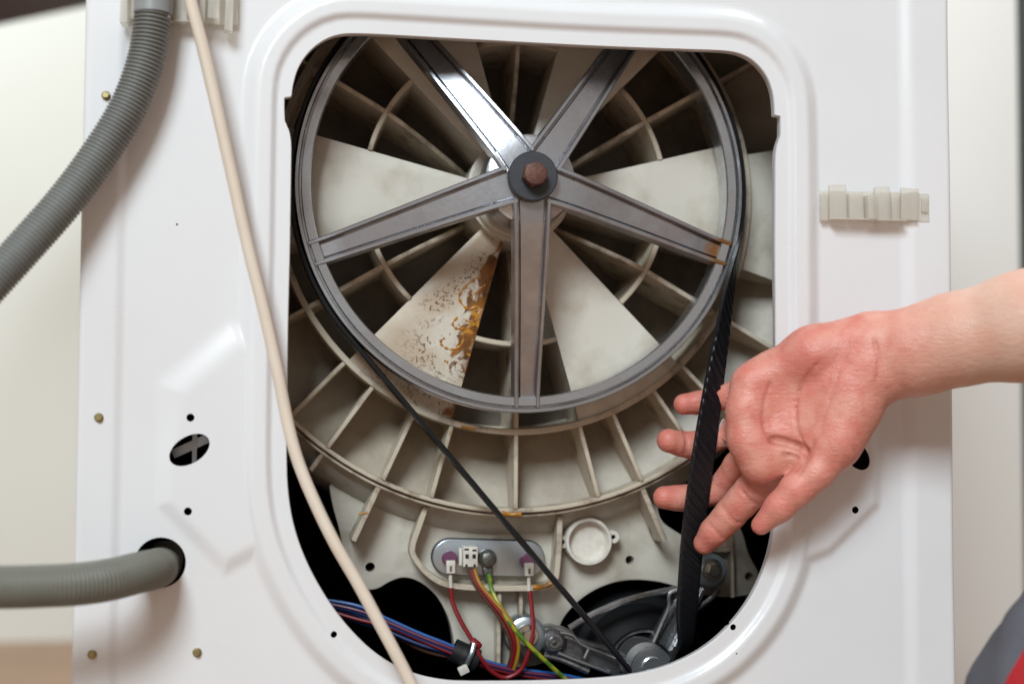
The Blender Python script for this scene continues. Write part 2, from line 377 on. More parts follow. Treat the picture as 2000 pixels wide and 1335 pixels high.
# wedges, one of them rust-stained
def rust_material():
    m, N, L, b = new_mat('rust_stained_plastic'); b.inputs['Roughness'].default_value = 0.45
    uv = N.new('ShaderNodeUVMap'); uv.uv_map = 'polar'
    sp = N.new('ShaderNodeSeparateXYZ'); L.new(uv.outputs[0], sp.inputs[0])
    tc = N.new('ShaderNodeTexCoord')
    def noise(s, d=4, dist=0, vec=None):
        k = N.new('ShaderNodeTexNoise'); k.inputs['Scale'].default_value = s; k.inputs['Detail'].default_value = d; k.inputs['Distortion'].default_value = dist
        L.new(vec or tc.outputs['Object'], k.inputs['Vector']); return k.outputs['Fac']
    def math_(op, a, c_, cl=False):
        k = N.new('ShaderNodeMath'); k.operation = op; k.use_clamp = cl
        for i, v in enumerate((a, c_)):
            if isinstance(v, (int, float)): k.inputs[i].default_value = v
            else: L.new(v, k.inputs[i])
        return k.outputs[0]
    def rng(v, a, c_, o0=0, o1=1):
        k = N.new('ShaderNodeMapRange'); k.inputs[1].default_value = a; k.inputs[2].default_value = c_; k.inputs[3].default_value = o0; k.inputs[4].default_value = o1; k.clamp = True
        L.new(v, k.inputs[0]); return k.outputs[0]
    def mix(f, a, c_):
        k = N.new('ShaderNodeMix'); k.data_type = 'RGBA'; L.new(f, k.inputs[0])
        for i, v in ((6, a), (7, c_)):
            if isinstance(v, tuple): k.inputs[i].default_value = (*v, 1)
            else: L.new(v, k.inputs[i])
        return k.outputs[2]
    u, v = sp.outputs[0], sp.outputs[1]
    base = mix(rng(noise(34, 6), 0.38, 0.62), (0.62, 0.56, 0.475), (0.50, 0.39, 0.285))
    # run-down along the right-hand edge
    wob = math_('MULTIPLY', math_('SUBTRACT', noise(42, 7, 1.2), 0.5), 0.85)
    vb = rng(v, 0.05, 0.32, 0.0, 1.0); vb2 = rng(v, 0.50, 0.88, 1.0, -0.35)
    edge = math_('ADD', math_('ADD', u, wob), math_('MULTIPLY', math_('MULTIPLY', vb, vb2), 0.20))
    run = math_('MULTIPLY', rng(edge, 0.875, 0.92), math_('MAXIMUM', rng(noise(64, 5, 0.6), 0.40, 0.47), rng(u, 0.93, 1.0)))
    rust = mix(rng(noise(90, 5), 0.35, 0.65), (0.085, 0.030, 0.008), (0.29, 0.105, 0.013))
    # curls of orange sludge
    vr = N.new('ShaderNodeTexVoronoi'); vr.feature = 'DISTANCE_TO_EDGE'; vr.inputs['Scale'].default_value = 46
    mp = N.new('ShaderNodeVectorMath'); mp.operation = 'ADD'
    nz = N.new('ShaderNodeTexNoise'); nz.inputs['Scale'].default_value = 60; L.new(tc.outputs['Object'], nz.inputs['Vector'])
    sc_ = N.new('ShaderNodeVectorMath'); sc_.operation = 'SCALE'; sc_.inputs[3].default_value = 0.035; L.new(nz.outputs['Color'], sc_.inputs[0])
    L.new(tc.outputs['Object'], mp.inputs[0]); L.new(sc_.outputs[0], mp.inputs[1]); L.new(mp.outputs[0], vr.inputs['Vector'])
    zone = math_('MULTIPLY', math_('MULTIPLY', rng(u, 0.50, 0.66), rng(v, 0.36, 0.46)), rng(v, 0.70, 0.80, 1, 0))
    zone = math_('MULTIPLY', zone, rng(noise(38, 2), 0.50, 0.54))
    curl = math_('MULTIPLY', rng(vr.outputs['Distance'], 0.05, 0.075, 1, 0), zone)
    # brown flecks
    v2 = N.new('ShaderNodeTexVoronoi'); v2.inputs['Scale'].default_value = 300; v2.inputs['Randomness'].default_value = 1; L.new(tc.outputs['Object'], v2.inputs['Vector'])
    fl = math_('MULTIPLY', rng(v2.outputs['Distance'], 0.22, 0.32, 1, 0), rng(noise(55, 4), 0.47, 0.53))
    fl2 = math_('MULTIPLY', rng(noise(190, 3, 2), 0.575, 0.61), rng(noise(26, 3), 0.40, 0.50))
    fl = math_('MULTIPLY', math_('MAXIMUM', fl, fl2), rng(math_('ADD', u, math_('MULTIPLY', noise(20, 3), 0.9)), 0.55, 0.85))
    c1 = mix(math_('MULTIPLY', fl, rng(noise(70, 2), 0.3, 0.6)), base, (0.16, 0.085, 0.04)); c2 = mix(run, c1, rust); c3 = mix(curl, c2, (0.50, 0.22, 0.02))
    L.new(c3, b.inputs['Base Color'])
    bp = N.new('ShaderNodeBump'); bp.inputs['Strength'].default_value = 0.5; bp.inputs['Distance'].default_value = 0.001
    L.new(math_('ADD', math_('MAXIMUM', curl, run), math_('MULTIPLY', noise(300), 0.3)), bp.inputs['Height']); L.new(bp.outputs[0], b.inputs['Normal'])
    return m
M_rust = rust_material()
def wedge_mesh(r0, r1, hw, yf0, yf1, yb, nr=14, na=10):
    """solid sector about angle 0, front face from yf0 (inside) to yf1 (outside)"""
    vs, uv, fs = [], [], []
    for i in range(nr+1):
        r = r0+(r1-r0)*i/nr
        for j in range(na+1):
            t = j/na; a = -hw+2*hw*t
            # small rounding towards both sides
            e = min(t, 1-t)*2*hw*r; dy = 0.0012*max(0, 1-e/0.0015)**2
            vs.append(polar(r, a, yf0+(yf1-yf0)*i/nr+dy)); uv.append((t, i/nr))
    w_ = na+1
    for i in range(nr):
        for j in range(na): fs.append((i*w_+j, i*w_+j+1, (i+1)*w_+j+1, (i+1)*w_+j))
    for j in (0, na):
        o = len(vs)
        for i in range(nr+1):
            p = vs[i*w_+j]; vs.append(p); uv.append((j/na, i/nr)); vs.append((p[0], yb, p[2])); uv.append((j/na+0.02*(1 if j else -1), i/nr))
        for i in range(nr): fs.append((o+2*i, o+2*i+1, o+2*i+3, o+2*i+2))
    for i in (0, nr):
        o = len(vs)
        for j in range(na+1):
            p = vs[i*w_+j]; vs.append(p); uv.append((j/na, i/nr)); vs.append((p[0], yb, p[2])); uv.append((j/na, i/nr))
        for j in range(na): fs.append((o+2*j, o+2*j+1, o+2*j+3, o+2*j+2))
    me = bpy.data.meshes.new('wedge_panel'); me.from_pydata(vs, [], fs)
    l = me.uv_layers.new(name='polar')
    for lp in me.loops: l.data[lp.index].uv = uv[lp.vertex_index]
    bm = bmesh.new(); bm.from_mesh(me); bmesh.ops.remove_doubles(bm, verts=bm.verts, dist=1e-6); bmesh.ops.recalc_face_normals(bm, faces=bm.faces); bm.to_mesh(me); bm.free()
    me.shade_smooth(); me.set_sharp_from_angle(angle=rad(40)); return me
HW = rad(14.3)
wm = wedge_mesh(0.026, RB+0.0018, HW, 0.0765, 0.0765, 0.1500); wmr = wm.copy()
wm.materials.append(mat('wedge_plastic', (0.63, 0.59, 0.52), 0.36, col2=(0.40, 0.32, 0.235), scale=24, amt=(0.48, 0.82), bump=0.12, bscale=220, detail=9)); wmr.materials.append(M_rust)
for k in range(6):
    o = at_angle('wedge_panel', wmr if k == 4 else wm, None, rad(60*k))
    if k == 4: o['label'] = 'wedge stained with orange rust along its edge'
q = wedge_mesh(RB+0.0022, RC-0.003, rad(14.0), 0.0785, 0.084, 0.12); q.materials.append(M_tub)
at_angle('flat_panel', q, None, rad(-3))
M_sludge = mat('orange_rust_sludge', (0.47, 0.20, 0.02), 0.4, col2=(0.26, 0.10, 0.012), scale=120)
for pts, r_ in (([(940, 540), (922, 548), (903, 566), (897, 584), (912, 602), (934, 598)], .0014), ([(948, 556), (932, 568), (920, 582)], .0011), ([(894, 618), (884, 632), (893, 642), (912, 640), (928, 634)], .0013), ([(898, 640), (906, 656), (900, 674), (884, 682), (868, 678), (860, 668), (868, 660)], .0013), ([(905, 622), (916, 628), (932, 622)], .0010), ([(884, 682), (882, 692)], .0010), ([(868, 704), (876, 708)], .0013)):
    P = spline(Wl([(x, y, 0.0768) for x, y in pts]), 5)
    MB().tube(P, [r_*(0.65+0.35*math.sin(1.7*k+len(pts))) for k in range(len(P))], 8).build('rust_deposit', M_sludge, tub)
for pts, r_, Y in (([(978, 1001), (995, 1004), (1018, 1004)], .0020, 0.0762), ([(700, 1003), (718, 1001)], .0008, 0.079), ([(1040, 1146), (1062, 1145), (1080, 1136)], .0023, 0.0884), ([(900, 833), (930, 838)], .0012, 0.0741), ([(880, 838), (876, 860)], .0014, 0.0765)):
    P = spline(Wl([(x, y, Y) for x, y in pts]), 6)
    MB().tube(P, [r_*(0.85+0.15*math.sin(0.8*k)) for k in range(len(P))], 8).build('rust_deposit', M_sludge, tub)
# ring ribs
ra = arc_rib_mesh(RA, 0.0038, -rad(15.6), rad(15.6), YF+0.0012, 0.151)
for k in range(6): at_angle('ring_rib', ra, M_rib, rad(30+60*k))
rb = arc_rib_mesh(RB+0.0015, 0.0046, -rad(30), rad(30), YF-0.0012, 0.148)
for k in range(6): at_angle('ring_rib', rb, M_rib, rad(60*k+30))
rc = arc_rib_mesh(RC-0.0008, 0.0032, -rad(30), rad(30), YF+0.001, 0.10); rc2 = arc_rib_mesh(RC+0.0029, 0.0024, -rad(30), rad(30), YF+0.0045, 0.10)
for k in range(6): at_angle('ring_rib', rc, M_rib, rad(60*k+30)); at_angle('ring_rib', rc2, M_rib, rad(60*k+30))
# radial ribs
r_in = rad_rib_mesh(0.034, RA-0.0019, 0.0034, YF+0.001, 0.152, dip=0.050); r_mid = rad_rib_mesh(RA+0.0019, RB-0.001, 0.0036, YF+0.0005, 0.150)
r_out = rad_rib_mesh(RB+0.0038, RC-0.0026, 0.0032, YF+0.0003, 0.127)
for k in range(6):
    at_angle('radial_rib', r_in, M_rib, rad(30+60*k)); at_angle('radial_rib', r_mid, M_rib, rad(30+60*k))
    at_angle('radial_rib', r_out, M_rib, rad(30+60*k))
    if k == 0: 
        continue
    for dlt in (-14.6, -6.0, 5.4, 14.6): at_angle('radial_rib', r_out, M_rib, rad(60*k+dlt))
r_ext = rad_rib_mesh(RC+0.0042, RC+0.046, 0.0040, YF+0.004, 0.13)
r_ext2 = rad_rib_mesh(RC+0.0042, RC+0.018, 0.0034, YF+0.006, 0.12)
for a in (245.3, 293.7): at_angle('radial_rib', r_ext, M_rib, rad(a))
for a in (234.0, 306.0, 222.0, 318.0): at_angle('radial_rib', r_ext2, M_rib, rad(a))
# bearing collar
q = MB(); q.revolve([(0.018, 0.058), (0.0345, 0.058), (0.0362, 0.0598), (0.0362, 0.0655), (0.0385, 0.066), (0.0385, 0.152)], (AX, AZ), 72)
q.build('bearing_collar', M_tub, tub)
# lower apron of the tub with its lobes and holes
def px_poly(pts, Y, sm=2):
    P = [W(x, y, Y)[[0, 2]] for x, y in pts]
    for _ in range(sm): P = chaikin(P)
    return [tuple(p) for p in P]
YP = 0.108
APRON = [(640, 930), (648, 985), (662, 1030), (672, 1085), (684, 1128), (706, 1150), (735, 1152), (762, 1134), (792, 1125), (826, 1138), (856, 1166), (876, 1205), (886, 1245), (890, 1300), (960, 1302), (1062, 1302), (1086, 1262), (1092, 1222), (1110, 1192), (1145, 1160),
         (1190, 1138), (1240, 1130), (1300, 1137), (1345, 1155), (1395, 1166), (1462, 1164), (1484, 1146), (1484, 1118), (1462, 1082), (1452, 1040), (1440, 1020), (1400, 1040), (1345, 1052), (1318, 1036), (1292, 1018), (1284, 990), (1290, 935), (1180, 960), (1010, 985), (820, 965), (720, 925)]
q = MB(); q.prism(px_poly(APRON, YP, 2), YP, YP+0.02)
ap = q.build('apron', M_tub, tub, smooth=True, bevel=0.0012, angle=50)
cut = MB()
for x, y, r in ((723, 1107, 0.0036), (1230, 1093, 0.0034), (1463, 1125, 0.0034)):
    c = W(x, y, YP); cut.prism([(c[0]+r*math.cos(2*PI*k/24), c[2]+r*math.sin(2*PI*k/24)) for k in range(24)], YP-0.01, YP+0.04)
cuto = cut.build('cutter', None, None, smooth=False)
bo = ap.modifiers.new('b', 'BOOLEAN'); bo.object = cuto; bo.solver = 'EXACT'
dg = bpy.context.evaluated_depsgraph_get(); nm = bpy.data.meshes.new_from_object(ap.evaluated_get(dg)); ap.modifiers.clear(); ap.data = nm; bpy.data.objects.remove(cuto)
nm.set_sharp_from_angle(angle=rad(40))
# heater housing: a raised wall round a shallow recess
def wall_strip(pts, Y0, Y1, t, name, m, parent, closed=False, sm=2, ch=0.0006):
    P = [W(x, y, Y0)[[0, 2]] for x, y in pts]
    P = [np.array(p) for p in (spline(P, 6))]
    ring = []
    for i, p in enumerate(P):
        d = P[min(i+1, len(P)-1)]-P[max(i-1, 0)]; d /= np.linalg.norm(d); nn = np.array([-d[1], d[0]])
        prof = [(-t/2, Y1), (-t/2, Y0+ch), (-t/2+ch, Y0), (t/2-ch, Y0), (t/2, Y0+ch), (t/2, Y1)]
        ring.append([(p[0]+nn[0]*u, y, p[1]+nn[1]*u) for u, y in prof])
    return MB().loft(ring).build(name, m, parent, angle=40)
wall_strip([(832, 990), (820, 1025), (806, 1068), (812, 1092), (838, 1122), (872, 1141), (930, 1148), (1010, 1149), (1064, 1146), (1084, 1134), (1090, 1100), (1093, 1050), (1094, 1008)], 0.088, 0.112, 0.0042, 'heater_housing', M_rib, tub)
wall_strip([(976, 1152), (975, 1200), (974, 1300)], 0.092, 0.112, 0.0030, 'web', M_rib, tub)
wall_strip([(1018, 1152), (1018, 1215)], 0.096, 0.112, 0.0030, 'web', M_rib, tub)
wall_strip([(1430, 1040), (1432, 1166)], 0.097, 0.112, 0.0028, 'web', M_rib, tub)
wall_strip([(1362, 1075), (1428, 1074)], 0.097, 0.112, 0.0028, 'web', M_rib, tub)
# round blind cap with two screw ears
c = W(1150, 1057, 0.094); cc = (c[0], c[2])
q = MB(); q.revolve([(0.0, 0.101), (0.0135, 0.101), (0.0143, 0.0995), (0.0147, 0.094), (0.0155, 0.093), (0.0172, 0.093), (0.0178, 0.094), (0.0178, 0.110)], cc, 56)
capo = q.build('blind_cap', M_conn, tub)
for sx, ey in ((-1, -0.0005), (1, 0.0030)):
    q = MB(); e = (cc[0]+sx*0.0195, cc[1]+ey)
    q.revolve([(0.0017, 0.103), (0.0017, 0.0965), (0.0022, 0.096), (0.0044, 0.096), (0.0048, 0.0966), (0.0048, 0.110)], e, 28)
    q.build('screw_ear', M_conn, capo)
    q = MB(); q.revolve([(0.0, 0.099), (0.0016, 0.099)], e, 16); q.build('screw_hole', M_motor, capo)

# ================================================================== drum pulley
pul = thing('drum_pulley', 'big five-spoke aluminium pulley wheel bolted to the tub shaft', 'pulley', (AX, 0.06, AZ))
RR = 0.1632
q = MB(); q.revolve([(0.1518, 0.064), (0.1516, 0.0475), (0.1524, 0.0462), (0.1580, 0.0458), (0.1583, 0.0466), (0.1586, 0.0510), (0.1598, 0.0510), (0.1601, 0.0462), (0.1605, 0.0456), (RR-0.0006, 0.0456), (RR, 0.0464), (RR, 0.0475), (RR-0.0022, 0.0485), (RR-0.0022, 0.0640), (RR, 0.065), (RR, 0.0668), (0.1518, 0.0668), (0.1518, 0.064)], (AX, AZ), 180)
q.build('rim', M_alu, pul, angle=30)
M_spoke = mat('spoke_aluminium', (0.54, 0.565, 0.615), 0.33, 0.92, col2=(0.31, 0.28, 0.275), scale=24, amt=(0.35, 0.7), bump=0.08, bscale=300, rvar=0.12, detail=8)
def stained_spoke():
    m = M_spoke.copy(); m.name = 'rust_streaked_aluminium'; N, L = m.node_tree.nodes, m.node_tree.links; b = N['Principled BSDF']
    src = b.inputs['Base Color'].links[0].from_socket
    tc = N.new('ShaderNodeTexCoord'); sp = N.new('ShaderNodeSeparateXYZ'); L.new(tc.outputs['Object'], sp.inputs[0])
    no = N.new('ShaderNodeTexNoise'); no.inputs['Scale'].default_value = 70; no.inputs['Detail'].default_value = 6; L.new(tc.outputs['Object'], no.inputs['Vector'])
    a = N.new('ShaderNodeMath'); a.operation = 'MULTIPLY_ADD'; a.inputs[1].default_value = 0.05; L.new(no.outputs['Fac'], a.inputs[0]); L.new(sp.outputs[0], a.inputs[2])
    r = N.new('ShaderNodeMapRange'); r.inputs[1].default_value = 0.160; r.inputs[2].default_value = 0.176; L.new(a.outputs[0], r.inputs[0])
    mx = N.new('ShaderNodeMix'); mx.data_type = 'RGBA'; mx.inputs[7].default_value = (0.20, 0.085, 0.025, 1); L.new(src, mx.inputs[6]); L.new(r.outputs[0], mx.inputs[0]); L.new(mx.outputs[2], b.inputs['Base Color'])
    iv = N.new('ShaderNodeMapRange'); iv.inputs[3].default_value = 0.80; iv.inputs[4].default_value = 0.1; L.new(r.outputs[0], iv.inputs[0]); L.new(iv.outputs[0], b.inputs['Metallic'])
    return m
def spoke_mesh():
    rings = []
    for k, (r, w_, y) in enumerate([(0.0150, 0.0270, 0.0085), (0.024, 0.0262, 0.0090), (0.034, 0.0255, 0.0105), (0.05, 0.0245, 0.0147), (0.08, 0.0226, 0.0236), (0.11, 0.0208, 0.0332), (0.135, 0.0194, 0.0415), (0.1480, 0.0188, 0.0448), (0.1590, 0.0184, 0.0452)]):
        h = w_/2; e = 0.0030; dp = 0.0034
        rings.append([(r, y+0.012, -h-0.0006), (r, y+0.0006, -h), (r, y, -h+0.0006), (r, y, -h+e-0.0006), (r, y+0.0008, -h+e), (r, y+dp+0.0032, -h+e+0.0004), (r, y+dp+0.0032, -h+e+0.0014), (r, y+dp, -h+e+0.0020), (r, y+dp, h-e-0.0020), (r, y+dp+0.0032, h-e-0.0014), (r, y+dp+0.0032, h-e-0.0004), (r, y+0.0008, h-e), (r, y, h-e+0.0006), (r, y, h-0.0006), (r, y+0.0006, h), (r, y+0.012, h+0.0006)])
    return MB().loft(rings).mesh('spoke', angle=30)
sm_ = spoke_mesh(); sm2 = sm_.copy(); sm_.materials.append(M_spoke); sm2.materials.append(stained_spoke())
for k in range(5):
    a = rad(271.2+72*k); st = (k == 1)
    o = link('spoke', sm2 if st else sm_, None, pul, AXIS, (0, -a, 0))
    if st: o['label'] = 'spoke streaked with rust at its rim end'
q = MB(); q.revolve([(0.0, 0.0145), (0.0290, 0.0150), (0.0315, 0.0165), (0.0325, 0.021), (0.0325, 0.05), (0.022, 0.06)], (AX, AZ), 60)
q.build('hub', M_spoke, pul)
q = MB(); q.revolve([(0.0, 0.0035), (0.0165, 0.0035), (0.0173, 0.0043), (0.0173, 0.0100), (0.0, 0.0100)], (AX, AZ), 60)
q.build('washer', M_washer, pul)
q = MB()
q.loft([[(AX+r*math.cos(2*PI*k/6+0.3), y, AZ+r*math.sin(2*PI*k/6+0.3)) for k in range(6)] for r, y in ((0.0088, 0.0036), (0.0088, -0.0062))])
q.loft([[(AX+r*math.cos(2*PI*k/24), y, AZ+r*math.sin(2*PI*k/24)) for k in range(24)] for r, y in ((0.0082, -0.0060), (0.0076, -0.0074))])
q.build('bolt', M_boltrust, pul, bevel=0.0004)

# ================================================================== drive belt
belt_pts = []; 
Yb = 0.0565; RBELT = RR+0.0022
mp = W(1268, 1300, Yb)[[0, 2]]; Rm = 0.0125
def tangent(c1, r1, c2, r2, side):
    d = c2-c1; L_ = np.linalg.norm(d); th = math.atan2(d[1], d[0]); al = math.acos((r1-r2)/L_)
    a = th+side*al; nrm = np.array([math.cos(a), math.sin(a)]); return c1+nrm*r1, c2+nrm*r2, a
cA = np.array([AX, AZ])
Lp, Lm, aL = tangent(cA, RBELT, mp, Rm, -1); Rp, Rm_, aR = tangent(cA, RBELT, mp, Rm, 1)
aL %= 2*PI; aR %= 2*PI
# stations: centre, width direction, thickness direction
st = []
BW, BT = 0.0172, 0.0036
def add_arc(c, r, a0, a1, n):
    for k in range(n):
        a = a0+(a1-a0)*k/n; st.append((np.array([c[0]+r*math.cos(a), Yb, c[1]+r*math.sin(a)]), np.array([0, 1.0, 0]), np.array([math.cos(a), 0, math.sin(a)]), 0.0))
if aR > PI: aR -= 2*PI
if aL < aR: aL += 2*PI
add_arc(cA, RBELT, aR, aL, 150)              # over the top, from the right tangent to the left one
for k in range(40):
    t = k/40; p = Lp*(1-t)+Lm*t; st.append((np.array([p[0], Yb, p[1]]), np.array([0, 1.0, 0]), np.array([math.cos(aL), 0, math.sin(aL)]), 0.0))
add_arc(mp, Rm, aL, aR+2*PI, 24)
NR = 260
# the run under the hand: pulled forward and twisted flat to the viewer
path = Wl([(1336, 1262, 0.050), (1341, 1200, 0.046), (1346, 1130, 0.040), (1352, 1060, 0.034), (1361, 980, 0.029), (1372, 900, 0.027), (1384, 820, 0.029), (1396, 740, 0.033), (1409, 660, 0.038), (1424, 570, 0.044), (1440, 490, 0.050)])
ctrl = [np.array([Rm_[0], Yb, Rm_[1]])]+path+[np.array([Rp[0], Yb, Rp[1]])]
sp_ = spline(ctrl, 24)[:-1]
tw_x = [0, 0.06, 0.18, 0.38, 0.55, 0.68, 0.80, 0.90, 1.0]; tw_y = [0, 40, 72, 84, 78, 60, 44, 26, 0]
for k, p in enumerate(sp_):
    t = k/len(sp_); th = rad(float(np.interp(t, tw_x, tw_y)))
    tg = sp_[min(k+1, len(sp_)-1)]-sp_[max(k-1, 0)]; tg /= np.linalg.norm(tg)
    yv = np.array([0, 1.0, 0]); yv -= tg*(yv@tg); yv /= np.linalg.norm(yv); xv = np.cross(tg, yv)
    wv = math.cos(th)*yv-math.sin(th)*xv; nv = np.cross(wv, tg)
    if abs(t) < 1e-9: sgn = np.sign(nv@np.array([math.cos(aR), 0, math.sin(aR)]))
    amp = float(np.interp(t, [0, 0.15, 0.3, 0.75, 0.9, 1], [0, 0.2, 1, 1, 0.1, 0]))
    st.append((p, wv, nv, amp))
# keep the frames continuous
for i in range(1, len(st)):
    c, a, b, am = st[i]
    if a@st[i-1][1] < -0.0: a = -a
    if b@st[i-1][2] < 0: b = -b
    st[i] = (c, a, b, am)
NU = 22; rings = []; s_len = 0
for i, (c, a, b, am) in enumerate(st):
    if i: s_len += np.linalg.norm(c-st[i-1][0])
    ring = []
    for side in (1, -1):
        for j in range(NU+1):
            u = (j/NU-0.5)*side
            crown = 1-0.35*max(0, (abs(u)-0.40)/0.10)**2
            g = 0.0012*(0.75+0.25*math.sin(s_len*61+1.3))*am*math.sin(2*PI*(s_len/0.0078+u*1.9))*(1-min(1, abs(u)/0.5)**4)
            if am == 0: g = 0.0002*math.sin(u*2*PI*5)
            ring.append(c+a*(u*BW*(1-0.0))+b*side*(BT/2*crown+g))
    rings.append(ring)
rings.append(rings[0])
mb = MB(); mb.loft([[tuple(p) for p in r] for r in rings], True, False)
tag(mb.build('drive_belt', M_rubber, None, angle=50), 'black rubber drive belt round the big pulley, twisted at the hand', 'drive belt')

# ================================================================== motor
mot = thing('motor', 'dark motor with its bracket arms behind the lower right of the opening', 'motor', tuple(W(1262, 1300, 0.14)))
mc = W(1258, 1302, 0.10); mcc = (mc[0], mc[2])
q = MB(); q.revolve([(0.0, 0.088), (0.021, 0.088), (0.023, 0.098), (0.026, 0.101), (0.0268, 0.0965), (0.0280, 0.0965), (0.0288, 0.101), (0.040, 0.106), (0.046, 0.116), (0.052, 0.118), (0.055, 0.125), (0.055, 0.25), (0, 0.25)], mcc, 72)
q.build('housing', M_motor, mot)
q = MB(); q.revolve([(0.0265, 0.097), (0.0268, 0.0955), (0.0282, 0.0955), (0.0285, 0.097)], mcc, 72); q.build('end_ring', M_bracket, mot)
q = MB(); q.revolve([(0.0, 0.044), (0.0080, 0.044), (0.0085, 0.046), (0.0085, 0.0475), (0.0150, 0.0478), (0.0155, 0.049), (0.0125-0.002, 0.050), (0.0125-0.002, 0.066), (0.0155, 0.067), (0.0165, 0.075), (0.0165, 0.09), (0.0, 0.09)], (mp[0], mp[1]), 48)
q.build('motor_pulley', M_alu, mot)
def bar(pts, rr, name, m, parent, n=10): 
    return MB().tube(spline(Wl(pts), 5), rr, n).build(name, m, parent)
def channel(p0, p1, w0, w1, Y0, Y1, name, parent):
    """arm with two raised edges"""
    A, B = W(*p0, Y0), W(*p1, Y1); d = (B-A)/np.linalg.norm(B-A); nn = np.array([-d[2], 0, d[0]]); nn /= np.linalg.norm(nn); rings = []
    for t in np.linspace(0, 1, 5):
        c = A*(1-t)+B*t; h = (w0*(1-t)+w1*t)/2; e = 0.0028
        rings.append([c+nn*u+np.array([0, y, 0]) for u, y in ((-h, 0.012), (-h, 0.0005), (-h+0.0005, 0), (-h+e, 0), (-h+e+0.0008, 0.006), (h-e-0.0008, 0.006), (h-e, 0), (h-0.0005, 0), (h, 0.0005), (h, 0.012))])
    return MB().loft([[tuple(p) for p in r] for r in rings]).build(name, M_bracket, parent, angle=30)
channel((1094, 1258), (1228, 1302), 0.0170, 0.0190, 0.086, 0.083, 'bracket_arm', mot)
channel((1362, 1140), (1285, 1282), 0.0170, 0.0200, 0.088, 0.083, 'bracket_arm', mot)
bar([(1112, 1226, 0.090), (1165, 1196, 0.089), (1230, 1170, 0.089), (1318, 1150, 0.090)], 0.0026, 'bracket_rib', M_bracket, mot)
bar([(1352, 1196, 0.092), (1390, 1166, 0.092), (1402, 1150, 0.092)], 0.0024, 'bracket_rib', M_bracket, mot)
def disc(px, py, prof, name, m, parent, n=40):
    Y0 = prof[0][1]; c = W(px, py, Y0); return MB().revolve(prof, (c[0], c[2]), n).build(name, m, parent)
def bolt(px, py, yf, r_grom, m_grom, m_head, parent):
    disc(px, py, [(0.004, yf+0.002), (r_grom*0.78, yf+0.0015), (r_grom*0.95, yf+0.003), (r_grom, yf+0.006), (r_grom, yf+0.022)], 'rubber_bush', m_grom, parent)
    b_ = disc(px+2, py-2, [(0.0, yf-0.001), (0.0076, yf-0.001), (0.0082, yf), (0.0082, yf+0.003)], 'bolt_washer', m_head, parent)
    hexhead(px+2, py-2, yf, 0.0052, 0.0055, m_head, 'bolt_head', parent, flange=False)
bolt(1390, 1114, 0.080, 0.0130, M_grommet, M_steel, mot)
bolt(1029, 1243, 0.082, 0.0152, M_zinc, M_steel, mot)
disc(1083, 1254, [(0.0, 0.082), (0.0040, 0.0815), (0.0046, 0.083), (0.0062, 0.083), (0.0085, 0.085), (0.0105, 0.088), (0.0108, 0.105)], 'lug', M_bracket, mot)
hexhead(1083, 1254, 0.082, 0.0020, 0.0012, M_darksteel, 'lug_screw', mot, flange=False)
bar([(1060, 1228, 0.09), (1095, 1228, 0.089), (1118, 1238, 0.089)], 0.0026, 'bracket_rib', M_bracket, mot)
for pts in ([(1094, 1234, .0855), (1118, 1240, .0852), (1136, 1258, .0845), (1175, 1274, .0835), (1216, 1290, .082)], [(1090, 1274, .0855), (1130, 1290, .0845), (1190, 1312, .083)], [(1330, 1146, .087), (1308, 1160, .0865), (1306, 1186, .086), (1290, 1222, .084), (1272, 1262, .082)], [(1362, 1166, .087), (1340, 1210, .085), (1318, 1262, .083)], [(1150, 1266, .084), (1142, 1284, .084)]):
    bar(pts, 0.0015, 'bracket_edge', M_alu, mot)
bar([(1062, 1278, 0.09), (1100, 1288, 0.089), (1150, 1310, 0.086)], 0.0026, 'bracket_rib', M_bracket, mot)

# ================================================================== heating element
hc = W(955, 1089, 0.100)
heat = thing('heating_element', 'oblong zinc heater flange with terminals, low on the tub', 'heating element', tuple(hc))
def stadium(c, hl, r, n=16):
    return [(c[0]+hl+r*math.cos(a), c[2]+r*math.sin(a)) for a in np.linspace(-PI/2, PI/2, n)]+[(c[0]-hl-r*math.cos(a), c[2]-r*math.sin(a)) for a in np.linspace(-PI/2, PI/2, n)]
tilt = 0.035
def rotp(P, c, a): return [(c[0]+(x-c[0])*math.cos(a)-(z-c[2])*math.sin(a), c[2]+(x-c[0])*math.sin(a)+(z-c[2])*math.cos(a)) for x, z in P]
q = MB(); q.prism(rotp(stadium(hc, 0.0292, 0.0138), hc, -tilt), 0.1040, 0.1075); q.build('seal', M_tape, heat, bevel=0.001)
q = MB(); q.prism(rotp(stadium(hc, 0.0290, 0.0132), hc, -tilt), 0.1005, 0.1038); q.build('flange', M_zinc, heat, bevel=0.0009, seg=3)
def terminal(px, py):
    disc(px, py, [(0.0, 0.0945), (0.0050, 0.0945), (0.0056, 0.0955), (0.0056, 0.1004)], 'insulator', M_purple, heat, 24)
    c = W(px+1, py+15, 0.088)
    t_ = MB().box(c, (0.0066, 0.0066, 0.0094)).build('plug', M_conn, heat, bevel=0.0008)
    MB().box((c[0]-0.0002, c[1]-0.0034, c[2]-0.001), (0.0016, 0.0006, 0.0038)).build('latch', M_tubd, t_)
    MB().tube([(c[0], c[1]+0.001, c[2]-0.004), (c[0], c[1], c[2]-0.0095), tuple(W(px+2, py+58, 0.088))], 0.0014, 10).build('sleeve', M_conn, heat)
terminal(879, 1091); terminal(1032, 1096)
c = W(917, 1085, 0.092)
blk = MB().box(c, (0.0108, 0.0130, 0.0148)).build('connector', M_conn, heat, bevel=0.0007)
